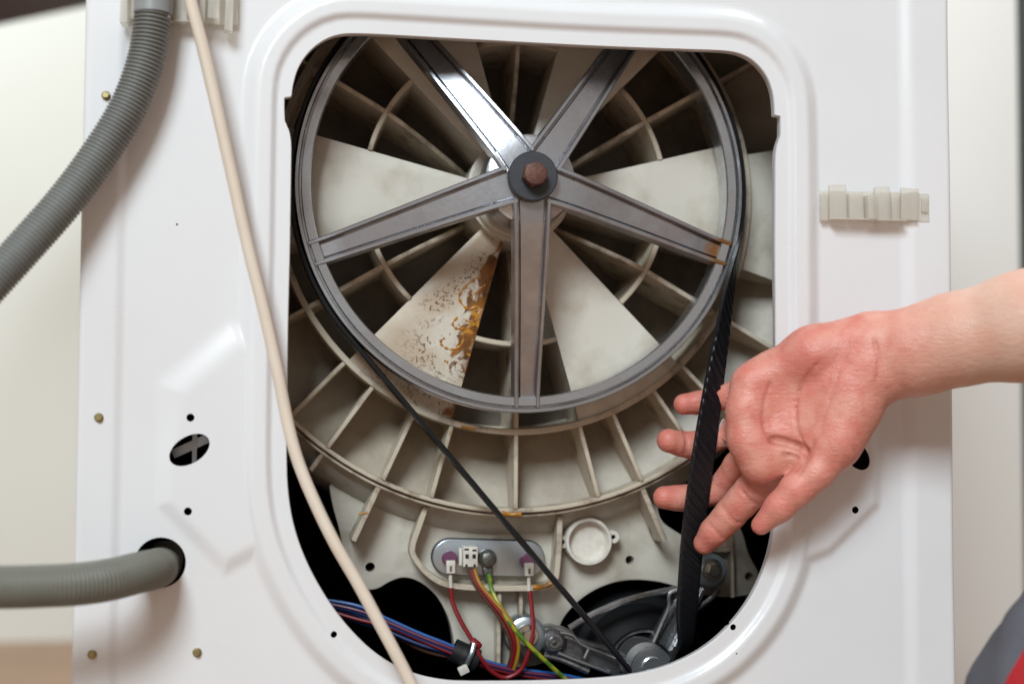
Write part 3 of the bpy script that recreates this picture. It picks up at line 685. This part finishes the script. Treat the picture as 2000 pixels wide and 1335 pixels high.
for dx, dz, sx, sz in ((-0.0030, 0.0055, 0.0034, 0.0012), (0.0028, 0.0048, 0.0030, 0.0012), (-0.0026, 0.0004, 0.0024, 0.0030), (0.0026, 0.0004, 0.0024, 0.0030), (-0.003, -0.0064, 0.0016, 0.0020), (0.003, -0.0064, 0.0016, 0.0020)):
    MB().box((c[0]+dx, c[1]-0.0066, c[2]+dz), (sx, 0.0006, sz)).build('slot', M_tape, blk)
MB().box((c[0]-0.0068, c[1]+0.002, c[2]-0.0005), (0.0022, 0.008, 0.0125)).build('clip', M_conn, blk, bevel=0.0004)
disc(953, 1091, [(0.0, 0.0945), (0.0036, 0.0945), (0.0040, 0.0955), (0.0040, 0.0965), (0.0066, 0.0966), (0.0070, 0.0975), (0.0070, 0.1004)], 'nut_washer', M_darksteel, heat, 28)
hexhead(953, 1091, 0.0970, 0.0054, 0.0045, M_darksteel, 'nut', heat, flange=False)
MB().box(W(953, 1117, 0.0985), (0.0075, 0.004, 0.0080)).build('earth_tab', M_darksteel, heat, bevel=0.0006)

# ================================================================== wiring
loom = thing('wiring_loom', 'red, blue and yellow-green wires hanging below the heater', 'wires', tuple(W(940, 1310, 0.09)))
def wire(pts, r, m, name='wire'):
    return MB().tube(spline(Wl(pts), 8), r, 8).build(name, m, loom)
wire([(881, 1147, .088), (884, 1175, .087), (900, 1212, .082), (921, 1248, .078), (938, 1282, .076), (960, 1310, .078), (988, 1322, .08), (1018, 1306, .078), (1034, 1268, .076), (1041, 1228, .078), (1039, 1190, .084), (1035, 1153, .088)], 0.0017, M_red)
wire([(921, 1112, .088), (932, 1138, .084), (955, 1168, .08), (980, 1200, .076), (1000, 1236, .074), (1006, 1268, .076), (998, 1302, .082), (985, 1324, .09)], 0.0016, M_red)
wire([(916, 1112, .088), (926, 1136, .085), (948, 1168, .082), (974, 1202, .079), (994, 1240, .077), (1000, 1270, .079), (992, 1304, .084), (980, 1326, .09)], 0.0016, M_brown)
wire([(926, 1112, .088), (938, 1140, .083), (961, 1168, .079), (986, 1196, .075), (1006, 1228, .073), (1013, 1262, .075), (1006, 1300, .08), (990, 1326, .09)], 0.0015, M_yel)
M_yg = mat('yellow_green_wire', (0.33, 0.34, 0.02), 0.42, col2=(0.09, 0.20, 0.02), scale=140, amt=(0.45, 0.55), detail=0)
wire([(955, 1122, .092), (960, 1150, .084), (978, 1186, .077), (1002, 1224, .073), (1036, 1262, .072), (1072, 1296, .074), (1110, 1330, .08)], 0.0017, M_yg, 'earth_wire')
for i, (dy, m, dd) in enumerate([(-8, M_blue, 0), (-3, M_red, .004), (2, M_blue, -.003), (7, M_blue, .002), (12, M_navy, 0), (-1, M_viol, -.004), (10, M_red, -.002), (16, M_blue, .003), (4, M_navy, .006)]):
    k = random.uniform(-4, 4)
    wire([(560, 1166+dy+k, .10+dd), (630, 1178+dy*0.8+k, .096+dd), (700, 1194+dy+k*1.5, .09+dd), (760, 1216+dy*1.1-k, .087+dd), (820, 1242+dy-k, .084+dd), (880, 1266+dy*0.8, .082+dd), (940, 1292+dy*0.6, .083+dd), (1010, 1310+dy*0.6, .086+dd), (1110, 1325+dy*0.7, .09+dd), (1230, 1352+dy*0.6, .1+dd)], 0.0014, m)
wire([(760, 1234, .095), (810, 1262, .09), (850, 1276, .088), (895, 1284, .086)], 0.0014, M_brown)
MB().tube(spline(Wl([(884, 1268, .0825), (905, 1278, .082), (930, 1290, .0825)]), 6), [0.0088]*6+[0.0092]*6+[0.0088], 16).build('tape_wrap', M_tape, loom)
tie = MB().tube(spline(Wl([(926, 1256, .074), (921, 1276, .0715), (912, 1296, .073)]), 5), 0.0020, 8).build('cable_tie', M_zinc, loom)
MB().box(W(905, 1307, 0.073), (0.0075, 0.005, 0.0062), Matrix.Rotation(rad(-25), 3, 'Y')).build('tie_head', M_conn, tie, bevel=0.0008)
# bead on the red wire
MB().tube(spline(Wl([(922, 1250, .077), (930, 1256, .076), (936, 1262, .077)]), 3), 0.0028, 10).build('wire_bead', M_red, loom)

# ================================================================== hoses and cord
def corrugated(pts, R, depth, pitch, m, name, plain=None, n=28, per=6):
    P = np.array(spline(pts, 40)); d = np.r_[0, np.cumsum(np.linalg.norm(np.diff(P, axis=0), axis=1))]
    N_ = int(d[-1]/pitch*per); t = np.linspace(0, d[-1], N_)
    C = np.c_[[np.interp(t, d, P[:, i]) for i in range(3)]].T
    rr = []
    for s_ in t:
        g = math.sin(2*PI*s_/pitch); rr.append(R-depth/2+depth/2*math.tanh(1.6*g))
        if plain is not None and s_ < plain: rr[-1] = R-depth*1.4
    return MB().tube([tuple(c_) for c_ in C], rr, n).build(name, m, None, angle=80)
h1 = corrugated(Wl([(304, -260, -0.020), (303, -120, -0.020), (300, -30, -0.020), (297, 40, -0.0198), (284, 120, -0.0195), (250, 210, -0.0200), (194, 302, -0.0225), (126, 394, -0.028), (45, 486, -0.036), (-50, 590, -0.046), (-170, 720, -0.06), (-320, 880, -0.08)]), 0.0122, 0.0020, 0.00265, M_hose, 'drain_hose')
tag(h1, 'grey corrugated drain hose curving down from the upper left clip', 'hose')
MB().tube(Wl([(303, -90, -0.020), (301.5, -40, -0.020), (299, 28, -0.0199)]), [0.0124, 0.0124, 0.0124], 36).build('cuff', mat('hose_cuff_grey', (0.27, 0.275, 0.28), 0.4), h1)
h2 = corrugated([W(322, 1090, 0.09), W(319, 1098, 0.05), W(313, 1106, 0.012), W(300, 1111, -0.016), W(268, 1118, -0.040), W(215, 1131, -0.058), W(150, 1140, -0.070), W(75, 1144, -0.078), W(0, 1146, -0.084), W(-120, 1146, -0.09), W(-300, 1140, -0.10)], 0.0130, 0.0008, 0.0024, M_hose2, 'inlet_hose')
tag(h2, 'grey-green hose coming out of the round hole at lower left', 'hose')
cordp = spline(Wl([(340, -180, -0.030), (357, -80, -0.029), (372, 0, -0.028), (398, 100, -0.026), (428, 230, -0.024), (455, 350, -0.023), (484, 480, -0.022), (514, 600, -0.021), (541, 720, -0.021), (563, 830, -0.022), (584, 905, -0.024), (617, 985, -0.027), (655, 1062, -0.030), (699, 1138, -0.032), (735, 1205, -0.033), (770, 1270, -0.034), (803, 1335, -0.035), (850, 1440, -0.037)]), 12)
cord = MB().tube(cordp, 0.0040, 18).build('power_cord', M_cord, None)
tag(cord, 'cream power cord hanging across the left edge of the opening', 'cord')

# ================================================================== hose clips
def clip(name, label, x0, x1, y0, y1, Y, tabs, grp):
    a, b = W(x0, y1, Y), W(x1, y0, Y); c = (a+b)/2; Lx, Lz = b[0]-a[0], b[2]-a[2]
    t = thing(name, label, 'clip', tuple(c), grp)
    MB().box((c[0], c[1], c[2]), (Lx, 0.0016, Lz*0.86)).build('base_strip', M_clip, t, bevel=0.0004)
    MB().box((c[0]-Lx*0.08, c[1]-0.005, a[2]+0.0010), (Lx*0.66, 0.009, 0.0012)).build('shelf', M_clip, t, bevel=0.0004)
    for (fx, wd, dep, zz, ht) in tabs:
        q = MB().box((a[0]+fx*Lx, c[1]-dep/2-0.001, a[2]+zz*Lz), (wd*Lx, dep, ht*Lz), Matrix.Rotation(random.uniform(-.05, .05), 3, 'Y')).build('tab', M_clip, t, bevel=0.0005)
    return t
tabsR = [(0.035, 0.06, 0.002, 0.44, 0.85), (0.15, 0.15, 0.004, 0.56, 1.06), (0.31, 0.13, 0.005, 0.45, 0.80), (0.435, 0.085, 0.0095, 0.42, 0.74), (0.55, 0.13, 0.006, 0.53, 1.06), (0.665, 0.075, 0.005, 0.47, 0.88), (0.80, 0.16, 0.004, 0.57, 0.96), (0.95, 0.06, 0.002, 0.58, 0.45)]
clip('hose_clip', 'empty milky plastic clip strip on the right of the panel', 1600, 1814, 374, 432, -0.004, tabsR, 'milky plastic hose clips')
tabsL = [(0.03, 0.06, 0.012, 0.45, 1.1), (0.12, 0.04, 0.018, 0.5, 1.1), (0.40, 0.05, 0.020, 0.5, 1.05), (0.50, 0.12, 0.008, 0.5, 0.95), (0.70, 0.05, 0.014, 0.5, 1.0), (0.80, 0.10, 0.016, 0.5, 0.9), (0.93, 0.07, 0.010, 0.45, 1.2)]
clip('hose_clip', 'milky plastic clip holding the grey drain hose at top left', 240, 466, -30, 46, -0.004, tabsL, 'milky plastic hose clips')

# ================================================================== person: hand and forearm from the right
def sdf_hand():
    vox = 0.00125
    pts = Wl([(1240, 1110, 0.07), (2380, 460, -0.22), (1240, 480, 0.07), (2380, 1110, -0.22)])
    lo = np.min(pts, 0)-0.01; hi = np.array([W(2330, 600, -0.155)[0], 0.066, W(1800, 430, -0.1)[2]])
    lo = np.array([W(1235, 970, 0.04)[0], -0.205, W(1400, 1105, 0.0)[2]])
    dims = np.ceil((hi-lo)/vox).astype(int)
    ax_ = [lo[i]+vox*np.arange(dims[i]) for i in range(3)]
    def block(a, b, mrg):
        s = []
        for i in range(3):
            i0 = max(0, int((min(a[i], b[i])-mrg-lo[i])/vox)); i1 = min(dims[i], int((max(a[i], b[i])+mrg-lo[i])/vox)+2); s.append(slice(i0, max(i0, i1)))
        return tuple(s)
    def cone(a, b, ra, rb, blk):
        X, Y_, Z = ax_[0][blk[0]][:, None, None]-a[0], ax_[1][blk[1]][None, :, None]-a[1], ax_[2][blk[2]][None, None, :]-a[2]
        ab = b-a; t = np.clip((X*ab[0]+Y_*ab[1]+Z*ab[2])/(ab@ab+1e-12), 0, 1)
        return np.sqrt((X-t*ab[0])**2+(Y_-t*ab[1])**2+(Z-t*ab[2])**2)-(ra+(rb-ra)*t)
    def smin(a, b, k):
        h = np.clip(0.5+0.5*(b-a)/k, 0, 1); return b*(1-h)+a*h-k*h*(1-h)
    BIG = np.float32(0.03)
    def field(segs, k):
        D = np.full(dims, BIG, np.float32)
        for (a, ra), (b, rb) in segs:
            blk = block(a, b, max(ra, rb)+k+0.008); D[blk] = smin(D[blk], cone(a, b, ra, rb, blk), k)
        return D
    J = lambda px, py, Y, r: (W(px, py, Y), r)
    fore = [J(1722, 697, -.047, .0255), J(1790, 685, -.058, .0272), J(1860, 664, -.068, .0300), J(2000, 637, -.092, .0350), J(2160, 600, -.120, .039), J(2420, 550, -.165, .042)]
    w1, w2 = J(1722, 672, -.047, .0190), J(1716, 724, -.046, .0195)
    mcp = dict(p=J(1470, 752, -.018, .0135), r=J(1463, 803, -.020, .0132), m=J(1467, 856, -.021, .0138), i=J(1488, 902, -.022, .0138))
    fb = dict(p=J(1482, 754, -.004, .0105), r=J(1476, 808, -.004, .0110), m=J(1484, 866, -.004, .0115), i=J(1506, 922, -.010, .0130))
    palm = list(zip(fore[:-1], fore[1:]))
    palm += [(w1, J(1800, 668, -.060, .0225)), (w2, J(1800, 700, -.058, .0225)), (w1, w2)]
    palm += [(J(1690, 672, -.044, .0208), J(1590, 696, -.033, .0200)), (J(1590, 696, -.033, .0200), J(1505, 738, -.018, .0165)), (J(1505, 738, -.018, .0165), mcp['p'])]
    palm += [(J(1695, 700, -.044, .021), J(1590, 760, -.026, .0165)), (J(1590, 760, -.026, .0165), mcp['r']), (J(1690, 710, -.044, .021), J(1590, 800, -.026, .0160)), (J(1590, 800, -.026, .016), mcp['m']), (J(1690, 720, -.044, .021), mcp['i'])]
    palm += [(J(1690, 740, -.047, .0205), J(1622, 838, -.043, .0205)), (J(1622, 838, -.043, .0205), J(1572, 872, -.034, .0125)), (J(1640, 770, -.042, .020), J(1600, 830, -.040, .019)), (J(1600, 850, -.034, .013), J(1540, 895, -.020, .012))]
    palm += [(mcp['p'], mcp['r']), (mcp['r'], mcp['m']), (mcp['m'], mcp['i'])]
    D = field(palm, 0.008)
    hol = W(1548, 812, -.078); blk = block(hol, hol, 0.06); A = D[blk]; dc = cone(hol, hol+1e-4, .0320, .0320, blk); k_ = 0.024; hh = np.clip(0.5-0.5*(A+dc)/k_, 0, 1); D[blk] = A*(1-hh)+(-dc)*hh+k_*hh*(1-hh)
    base = D.copy()
    fingers = [
        [fb['p'], J(1444, 766, .031, .0094), J(1418, 774, .037, .0086), J(1392, 781, .0430, .0088), J(1364, 786, .0432, .0080), J(1336, 789, .0430, .0078)],
        [fb['r'], J(1430, 845, .036, .0098), J(1390, 858, .0405, .0089), J(1350, 869, .0430, .0093), J(1330, 866, .041, .0086), J(1306, 860, .0375, .0087)],
        [fb['m'], J(1442, 908, .018, .0100), J(1406, 956, .0370, .0099), J(1374, 966, .041, .0088), J(1344, 972, .0430, .0092), J(1322, 972, .042, .0086), J(1298, 971, .0410, .0084)],
        [fb['i'], J(1468, 958, .001, .0118), J(1448, 980, .006, .0111), J(1426, 1004, .012, .0108), J(1410, 1022, .017, .0100), J(1394, 1038, .021, .0096), J(1376, 1060, .0270, .0080)],
        [J(1662, 805, -.045, .0190), J(1632, 872, -.046, .0150), J(1594, 922, -.046, .0116), J(1556, 956, -.043, .0110), J(1522, 990, -.038, .0098), J(1486, 1025, -.032, .0066)],
    ]
    for n_, f in enumerate(fingers):
        Fd = field(list(zip(f[:-1], f[1:])), 0.0035)
        k = 0.008 if n_ == 4 else 0.006
        D = np.minimum(D, smin(base, Fd, k))
    def surf(px, py):
        for Y in np.arange(-0.19, 0.06, 0.0006):
            p = W(px, py, Y); i = np.round((p-lo)/vox).astype(int)
            if (i >= 0).all() and (i < dims).all() and D[tuple(i)] < 0: return p
        return None
    creases = [([(1508, 858), (1530, 862), (1556, 871), (1576, 882)], .0026), ([(1530, 886), (1545, 889), (1558, 892)], .0003), ([(1578, 880), (1572, 900), (1556, 918)], .0007),
               ([(1600, 705), (1572, 740), (1556, 785), (1558, 835), (1574, 876)], .0003), ([(1505, 745), (1492, 785), (1490, 830), (1500, 856)], .0003),
               ([(1444, 948), (1464, 975), (1482, 984)], .0002), ([(1410, 985), (1432, 1015), (1446, 1020)], .0003), ([(1386, 1024), (1402, 1040), (1410, 1050)], .0001),
               ([(1336, 843), (1341, 862), (1338, 888)], .0005), ([(1706, 660), (1716, 700), (1710, 745)], .0002)]
    creases += [([(1590, 862), (1582, 892), (1562, 926)], .0003), ([(1640, 725), (1622, 780), (1604, 835)], .0001)]
    lines = []
    for cr, rr in creases:
        P = [surf(*c_) for c_ in [tuple(q_) for q_ in np.array(spline([np.array(p) for p in cr], 4))]]
        P = [p for p in P if p is not None]; lines.append((np.array(P), rr))
        for a, b in zip(P[:-1], P[1:]):
            blk = block(a, b, rr+0.006); dc = cone(a, b, rr, rr, blk); k = 0.0020; A = D[blk]; h = np.clip(0.5-0.5*(A+dc)/k, 0, 1)
            D[blk] = A*(1-h)+(-dc)*h+k*h*(1-h)
    # naive surface nets
    ins = D < 0
    c8 = [ins[a:dims[0]-1+a, b:dims[1]-1+b, c_:dims[2]-1+c_] for a in (0, 1) for b in (0, 1) for c_ in (0, 1)]
    cnt = np.zeros(c8[0].shape, np.int8)
    for q_ in c8: cnt += q_
    act = (cnt > 0) & (cnt < 8); idx = np.argwhere(act); vid = np.full(act.shape, -1, np.int32); vid[act] = np.arange(len(idx))
    acc = np.zeros((len(idx), 3)); nn = np.zeros(len(idx))
    for axn in range(3):
        o1, o2 = [(1, 2), (0, 2), (0, 1)][axn]
        for u in (0, 1):
            for v in (0, 1):
                A = idx.copy(); A[:, o1] += u; A[:, o2] += v; B = A.copy(); B[:, axn] += 1
                da, db = D[tuple(A.T)], D[tuple(B.T)]; m_ = (da < 0) != (db < 0)
                t = np.where(m_, da/np.where(m_, da-db, 1), 0)
                acc[m_] += (A+t[:, None]*(B-A))[m_]; nn[m_] += 1
    V = lo+vox*acc/nn[:, None]; Fq = []
    for axn in range(3):
        o1, o2 = [(1, 2), (2, 0), (0, 1)][axn]
        sl = [slice(None)]*3; sl2 = [slice(None)]*3; sl[axn] = slice(0, dims[axn]-1); sl2[axn] = slice(1, None)
        E = np.argwhere(ins[tuple(sl)] != ins[tuple(sl2)])
        E = E[(E[:, o1] > 0) & (E[:, o2] > 0) & (E[:, o1] < dims[o1]-1) & (E[:, o2] < dims[o2]-1)]
        q4 = []
        for u, v in ((0, 0), (1, 0), (1, 1), (0, 1)):
            K = E.copy(); K[:, o1] -= u; K[:, o2] -= v; q4.append(vid[tuple(K.T)])
        q4 = np.array(q4).T; flip = ins[tuple(E.T)]
        q4[~flip] = q4[~flip][:, ::-1]; Fq.append(q4)
    Fq = np.concatenate(Fq); Fq = Fq[(Fq >= 0).all(1)]
    return V, Fq, lines, fingers
HV, HF, CREASE, FING = sdf_hand()
me = bpy.data.meshes.new('hand_and_forearm'); me.from_pydata([tuple(v) for v in HV], [], [tuple(map(int, f)) for f in HF])
bm = bmesh.new(); bm.from_mesh(me)
for _ in range(2): bmesh.ops.smooth_vert(bm, verts=bm.verts, factor=0.5, use_axis_x=True, use_axis_y=True, use_axis_z=True)
bmesh.ops.holes_fill(bm, edges=[e for e in bm.edges if e.is_boundary], sides=0)
bmesh.ops.recalc_face_normals(bm, faces=bm.faces); bm.to_mesh(me); bm.free(); me.shade_smooth()
vx = np.array([v.co[:] for v in me.vertices])
xa, xb = W(1880, 667, -.06)[0], W(1640, 667, -.04)[0]
red = sst(xa, xb, vx[:, 0])
tipd = np.min([np.linalg.norm(vx-f[-1][0], axis=1) for f in FING], 0)
tip = 1-sst(0.008, 0.028, tipd)
hyp = np.exp(-((np.linalg.norm(vx-W(1590, 700, -.05), axis=1))/0.022)**2)
crs = np.zeros(len(vx))
for P_, rr in CREASE:
    if len(P_) > 1:
        dd = np.full(len(vx), 1.0)
        for a_, b_ in zip(P_[:-1], P_[1:]):
            ab = b_-a_; t_ = np.clip(((vx-a_)@ab)/(ab@ab+1e-12), 0, 1); dd = np.minimum(dd, np.linalg.norm(vx-a_-t_[:, None]*ab, axis=1))
        crs = np.maximum(crs, (1-sst(0.0006, 0.0024+rr, dd))*min(1, 0.12+rr/0.0016))
for nm_, arr in (('redness', red), ('crease', crs), ('tips', np.clip(tip*0.8+hyp*0.7, 0, 1))):
    at_ = me.attributes.new(nm_, 'FLOAT', 'POINT'); at_.data.foreach_set('value', arr.astype(np.float32))
def skin_material():
    m, N, L, b = new_mat('skin'); b.inputs['Roughness'].default_value = 0.43
    b.inputs['Subsurface Weight'].default_value = 0.15; b.inputs['Subsurface Radius'].default_value = (1.0, 0.35, 0.2); b.inputs['Subsurface Scale'].default_value = 0.004
    tc = N.new('ShaderNodeTexCoord')
    def attr(n_): a = N.new('ShaderNodeAttribute'); a.attribute_name = n_; return a.outputs['Fac']
    def noise(s, d=5): k = N.new('ShaderNodeTexNoise'); k.inputs['Scale'].default_value = s; k.inputs['Detail'].default_value = d; L.new(tc.outputs['Object'], k.inputs['Vector']); return k.outputs['Fac']
    def mix(f, a, c_):
        k = N.new('ShaderNodeMix'); k.data_type = 'RGBA'; L.new(f, k.inputs[0])
        for i, v in ((6, a), (7, c_)):
            if isinstance(v, tuple): k.inputs[i].default_value = (*v, 1)
            else: L.new(v, k.inputs[i])
        return k.outputs[2]
    def rng(v, a, c_, o0=0, o1=1):
        k = N.new('ShaderNodeMapRange'); k.inputs[1].default_value = a; k.inputs[2].default_value = c_; k.inputs[3].default_value = o0; k.inputs[4].default_value = o1; L.new(v, k.inputs[0]); return k.outputs[0]
    arm = mix(rng(noise(60), 0.35, 0.7), (0.71, 0.46, 0.36), (0.66, 0.395, 0.30))
    pal = mix(rng(noise(85, 6), 0.36, 0.66), (0.73, 0.305, 0.24), (0.66, 0.205, 0.155))
    c1 = mix(attr('redness'), arm, pal)
    c2 = mix(attr('tips'), c1, (0.62, 0.19, 0.15))
    c2 = mix(rng(noise(34, 4), 0.50, 0.66, 0, 0.55), c2, (0.70, 0.36, 0.27))
    mm = N.new('ShaderNodeMath'); mm.operation = 'MULTIPLY'; L.new(rng(noise(150, 3), 0.56, 0.70, 0, 0.45), mm.inputs[0]); L.new(attr('redness'), mm.inputs[1])
    c2 = mix(mm.outputs[0], c2, (0.58, 0.17, 0.14))
    k_ = N.new('ShaderNodeMath'); k_.operation = 'MULTIPLY'; k_.inputs[1].default_value = 0.75; L.new(attr('crease'), k_.inputs[0])
    c2 = mix(k_.outputs[0], c2, (0.36, 0.06, 0.05))
    L.new(c2, b.inputs['Base Color'])
    v = N.new('ShaderNodeTexVoronoi'); v.inputs['Scale'].default_value = 900; L.new(tc.outputs['Object'], v.inputs['Vector'])
    mp_ = N.new('ShaderNodeMapping'); mp_.inputs['Rotation'].default_value = (0, 0.7, 0); mp_.inputs['Scale'].default_value = (1, 1, 3.2); L.new(tc.outputs['Object'], mp_.inputs['Vector'])
    n3 = N.new('ShaderNodeTexNoise'); n3.inputs['Scale'].default_value = 150; n3.inputs['Detail'].default_value = 6; L.new(mp_.outputs[0], n3.inputs['Vector'])
    ad = N.new('ShaderNodeMath'); ad.operation = 'MULTIPLY_ADD'; ad.inputs[1].default_value = 0.35; L.new(v.outputs['Distance'], ad.inputs[0]); L.new(n3.outputs['Fac'], ad.inputs[2])
    bp = N.new('ShaderNodeBump'); bp.inputs['Strength'].default_value = 0.55; bp.inputs['Distance'].default_value = 0.001; L.new(ad.outputs[0], bp.inputs['Height']); L.new(bp.outputs[0], b.inputs['Normal'])
    return m
person = thing('person', 'bare left forearm and open hand reaching in from the right behind the belt', 'person', tuple(W(2250, 1500, -0.16)))
body = link('hand_and_forearm', me, skin_material(), person)
# finger ring
a, b = FING[1][0][0], FING[1][1][0]; tdir = Vector(b-a).normalized(); cc_ = Vector(a*0.06+b*0.94); e1 = tdir.orthogonal().normalized(); e2 = tdir.cross(e1)
q = MB(); R0 = 0.0108
q.loft([[cc_+(e1*math.cos(t)+e2*math.sin(t))*(R0+r)+tdir*d_ for r, d_ in ((0, -.002), (0.0012, -.0017), (0.0014, 0), (0.0012, .0017), (0, .002))] for t in np.linspace(0, 2*PI, 41)], closed=True, cap=False)
q.build('finger_ring', M_steel, person)
# overalls at the lower right corner
M_cloth = mat('grey_workwear', (0.115, 0.118, 0.14), 0.85, col2=(0.09, 0.092, 0.11), scale=30, bump=0.5, bscale=900)
M_redcl = mat('red_workwear', (0.42, 0.008, 0.014), 0.8, col2=(0.33, 0.005, 0.01), scale=40, bump=0.4, bscale=900)
axis_ = spline(Wl([(2265, 1070, -0.17), (2170, 1210, -0.165), (2085, 1345, -0.16), (2025, 1490, -0.155), (1990, 1640, -0.15)]), 8)
def limb(axis_, R, name, m, a0=0, a1=2*PI, n=48, off=0.0):
    P = [Vector(p) for p in axis_]; rings = []
    for i, p in enumerate(P):
        t = (P[min(i+1, len(P)-1)]-P[max(i-1, 0)]).normalized(); yv = Vector((0, 1, 0)); yv = (yv-t*yv.dot(t)).normalized(); xv = t.cross(yv)
        ring = []
        for k in range(n+1):
            a = a0+(a1-a0)*k/n
            r = R+off+0.0022*math.sin(3*a+i*0.35)+0.0016*math.sin(7*a-i*0.6)+0.0010*math.sin(i*1.1+2*a)
            ring.append(p+(xv*math.cos(a)+yv*math.sin(a))*r)
        rings.append(ring)
    return MB().loft(rings, False, False).build(name, m, person, angle=80)
limb(axis_, 0.050, 'sleeve_cloth', M_cloth)
SLEEVE_RED = limb(axis_, 0.050, 'red_trim', M_redcl, rad(203), rad(300), 30, 0.0022)
# ================================================================== out-of-focus background
M_white = mat('white_door_paint', (0.86, 0.86, 0.84), 0.45)
a, b = W(1700, 667, 0.62), W(1998, 667, 0.62)
o = MB().box(((a[0]+b[0])/2, 0.645, 0.55), (b[0]-a[0], 0.05, 2.02)).build('cupboard', M_white, None, bevel=0.006)
tag(o, 'plain white cupboard side standing right behind the machine', 'cupboard')
a = W(2000, 667, 0.9); M_green = mat('dark_green_grey', (0.055, 0.07, 0.065), 0.7)
o = MB().box((a[0]+0.25, 0.93, 0.55), (0.56, 0.05, 2.02)).build('dark_strip', M_green, None, bevel=0.01)  # dark upright strip, not identified
tag(o, 'dark green-grey strip at the far right edge', 'dark_strip')
M_brownb = mat('dark_brown_wood', (0.045, 0.022, 0.018), 0.5)
p0, p1 = W(-260, 40, 0.9), W(230, -50, 1.35)
c = (p0+p1)/2; d = p1-p0
o = MB().box((c[0], c[1], c[2]), (np.linalg.norm(d), 0.04, 0.075), Vector(d).to_track_quat('X', 'Z').to_matrix()).build('shelf_board', M_brownb, None, bevel=0.004)
tag(o, 'dark brown blurred board in the top left corner', 'shelf')
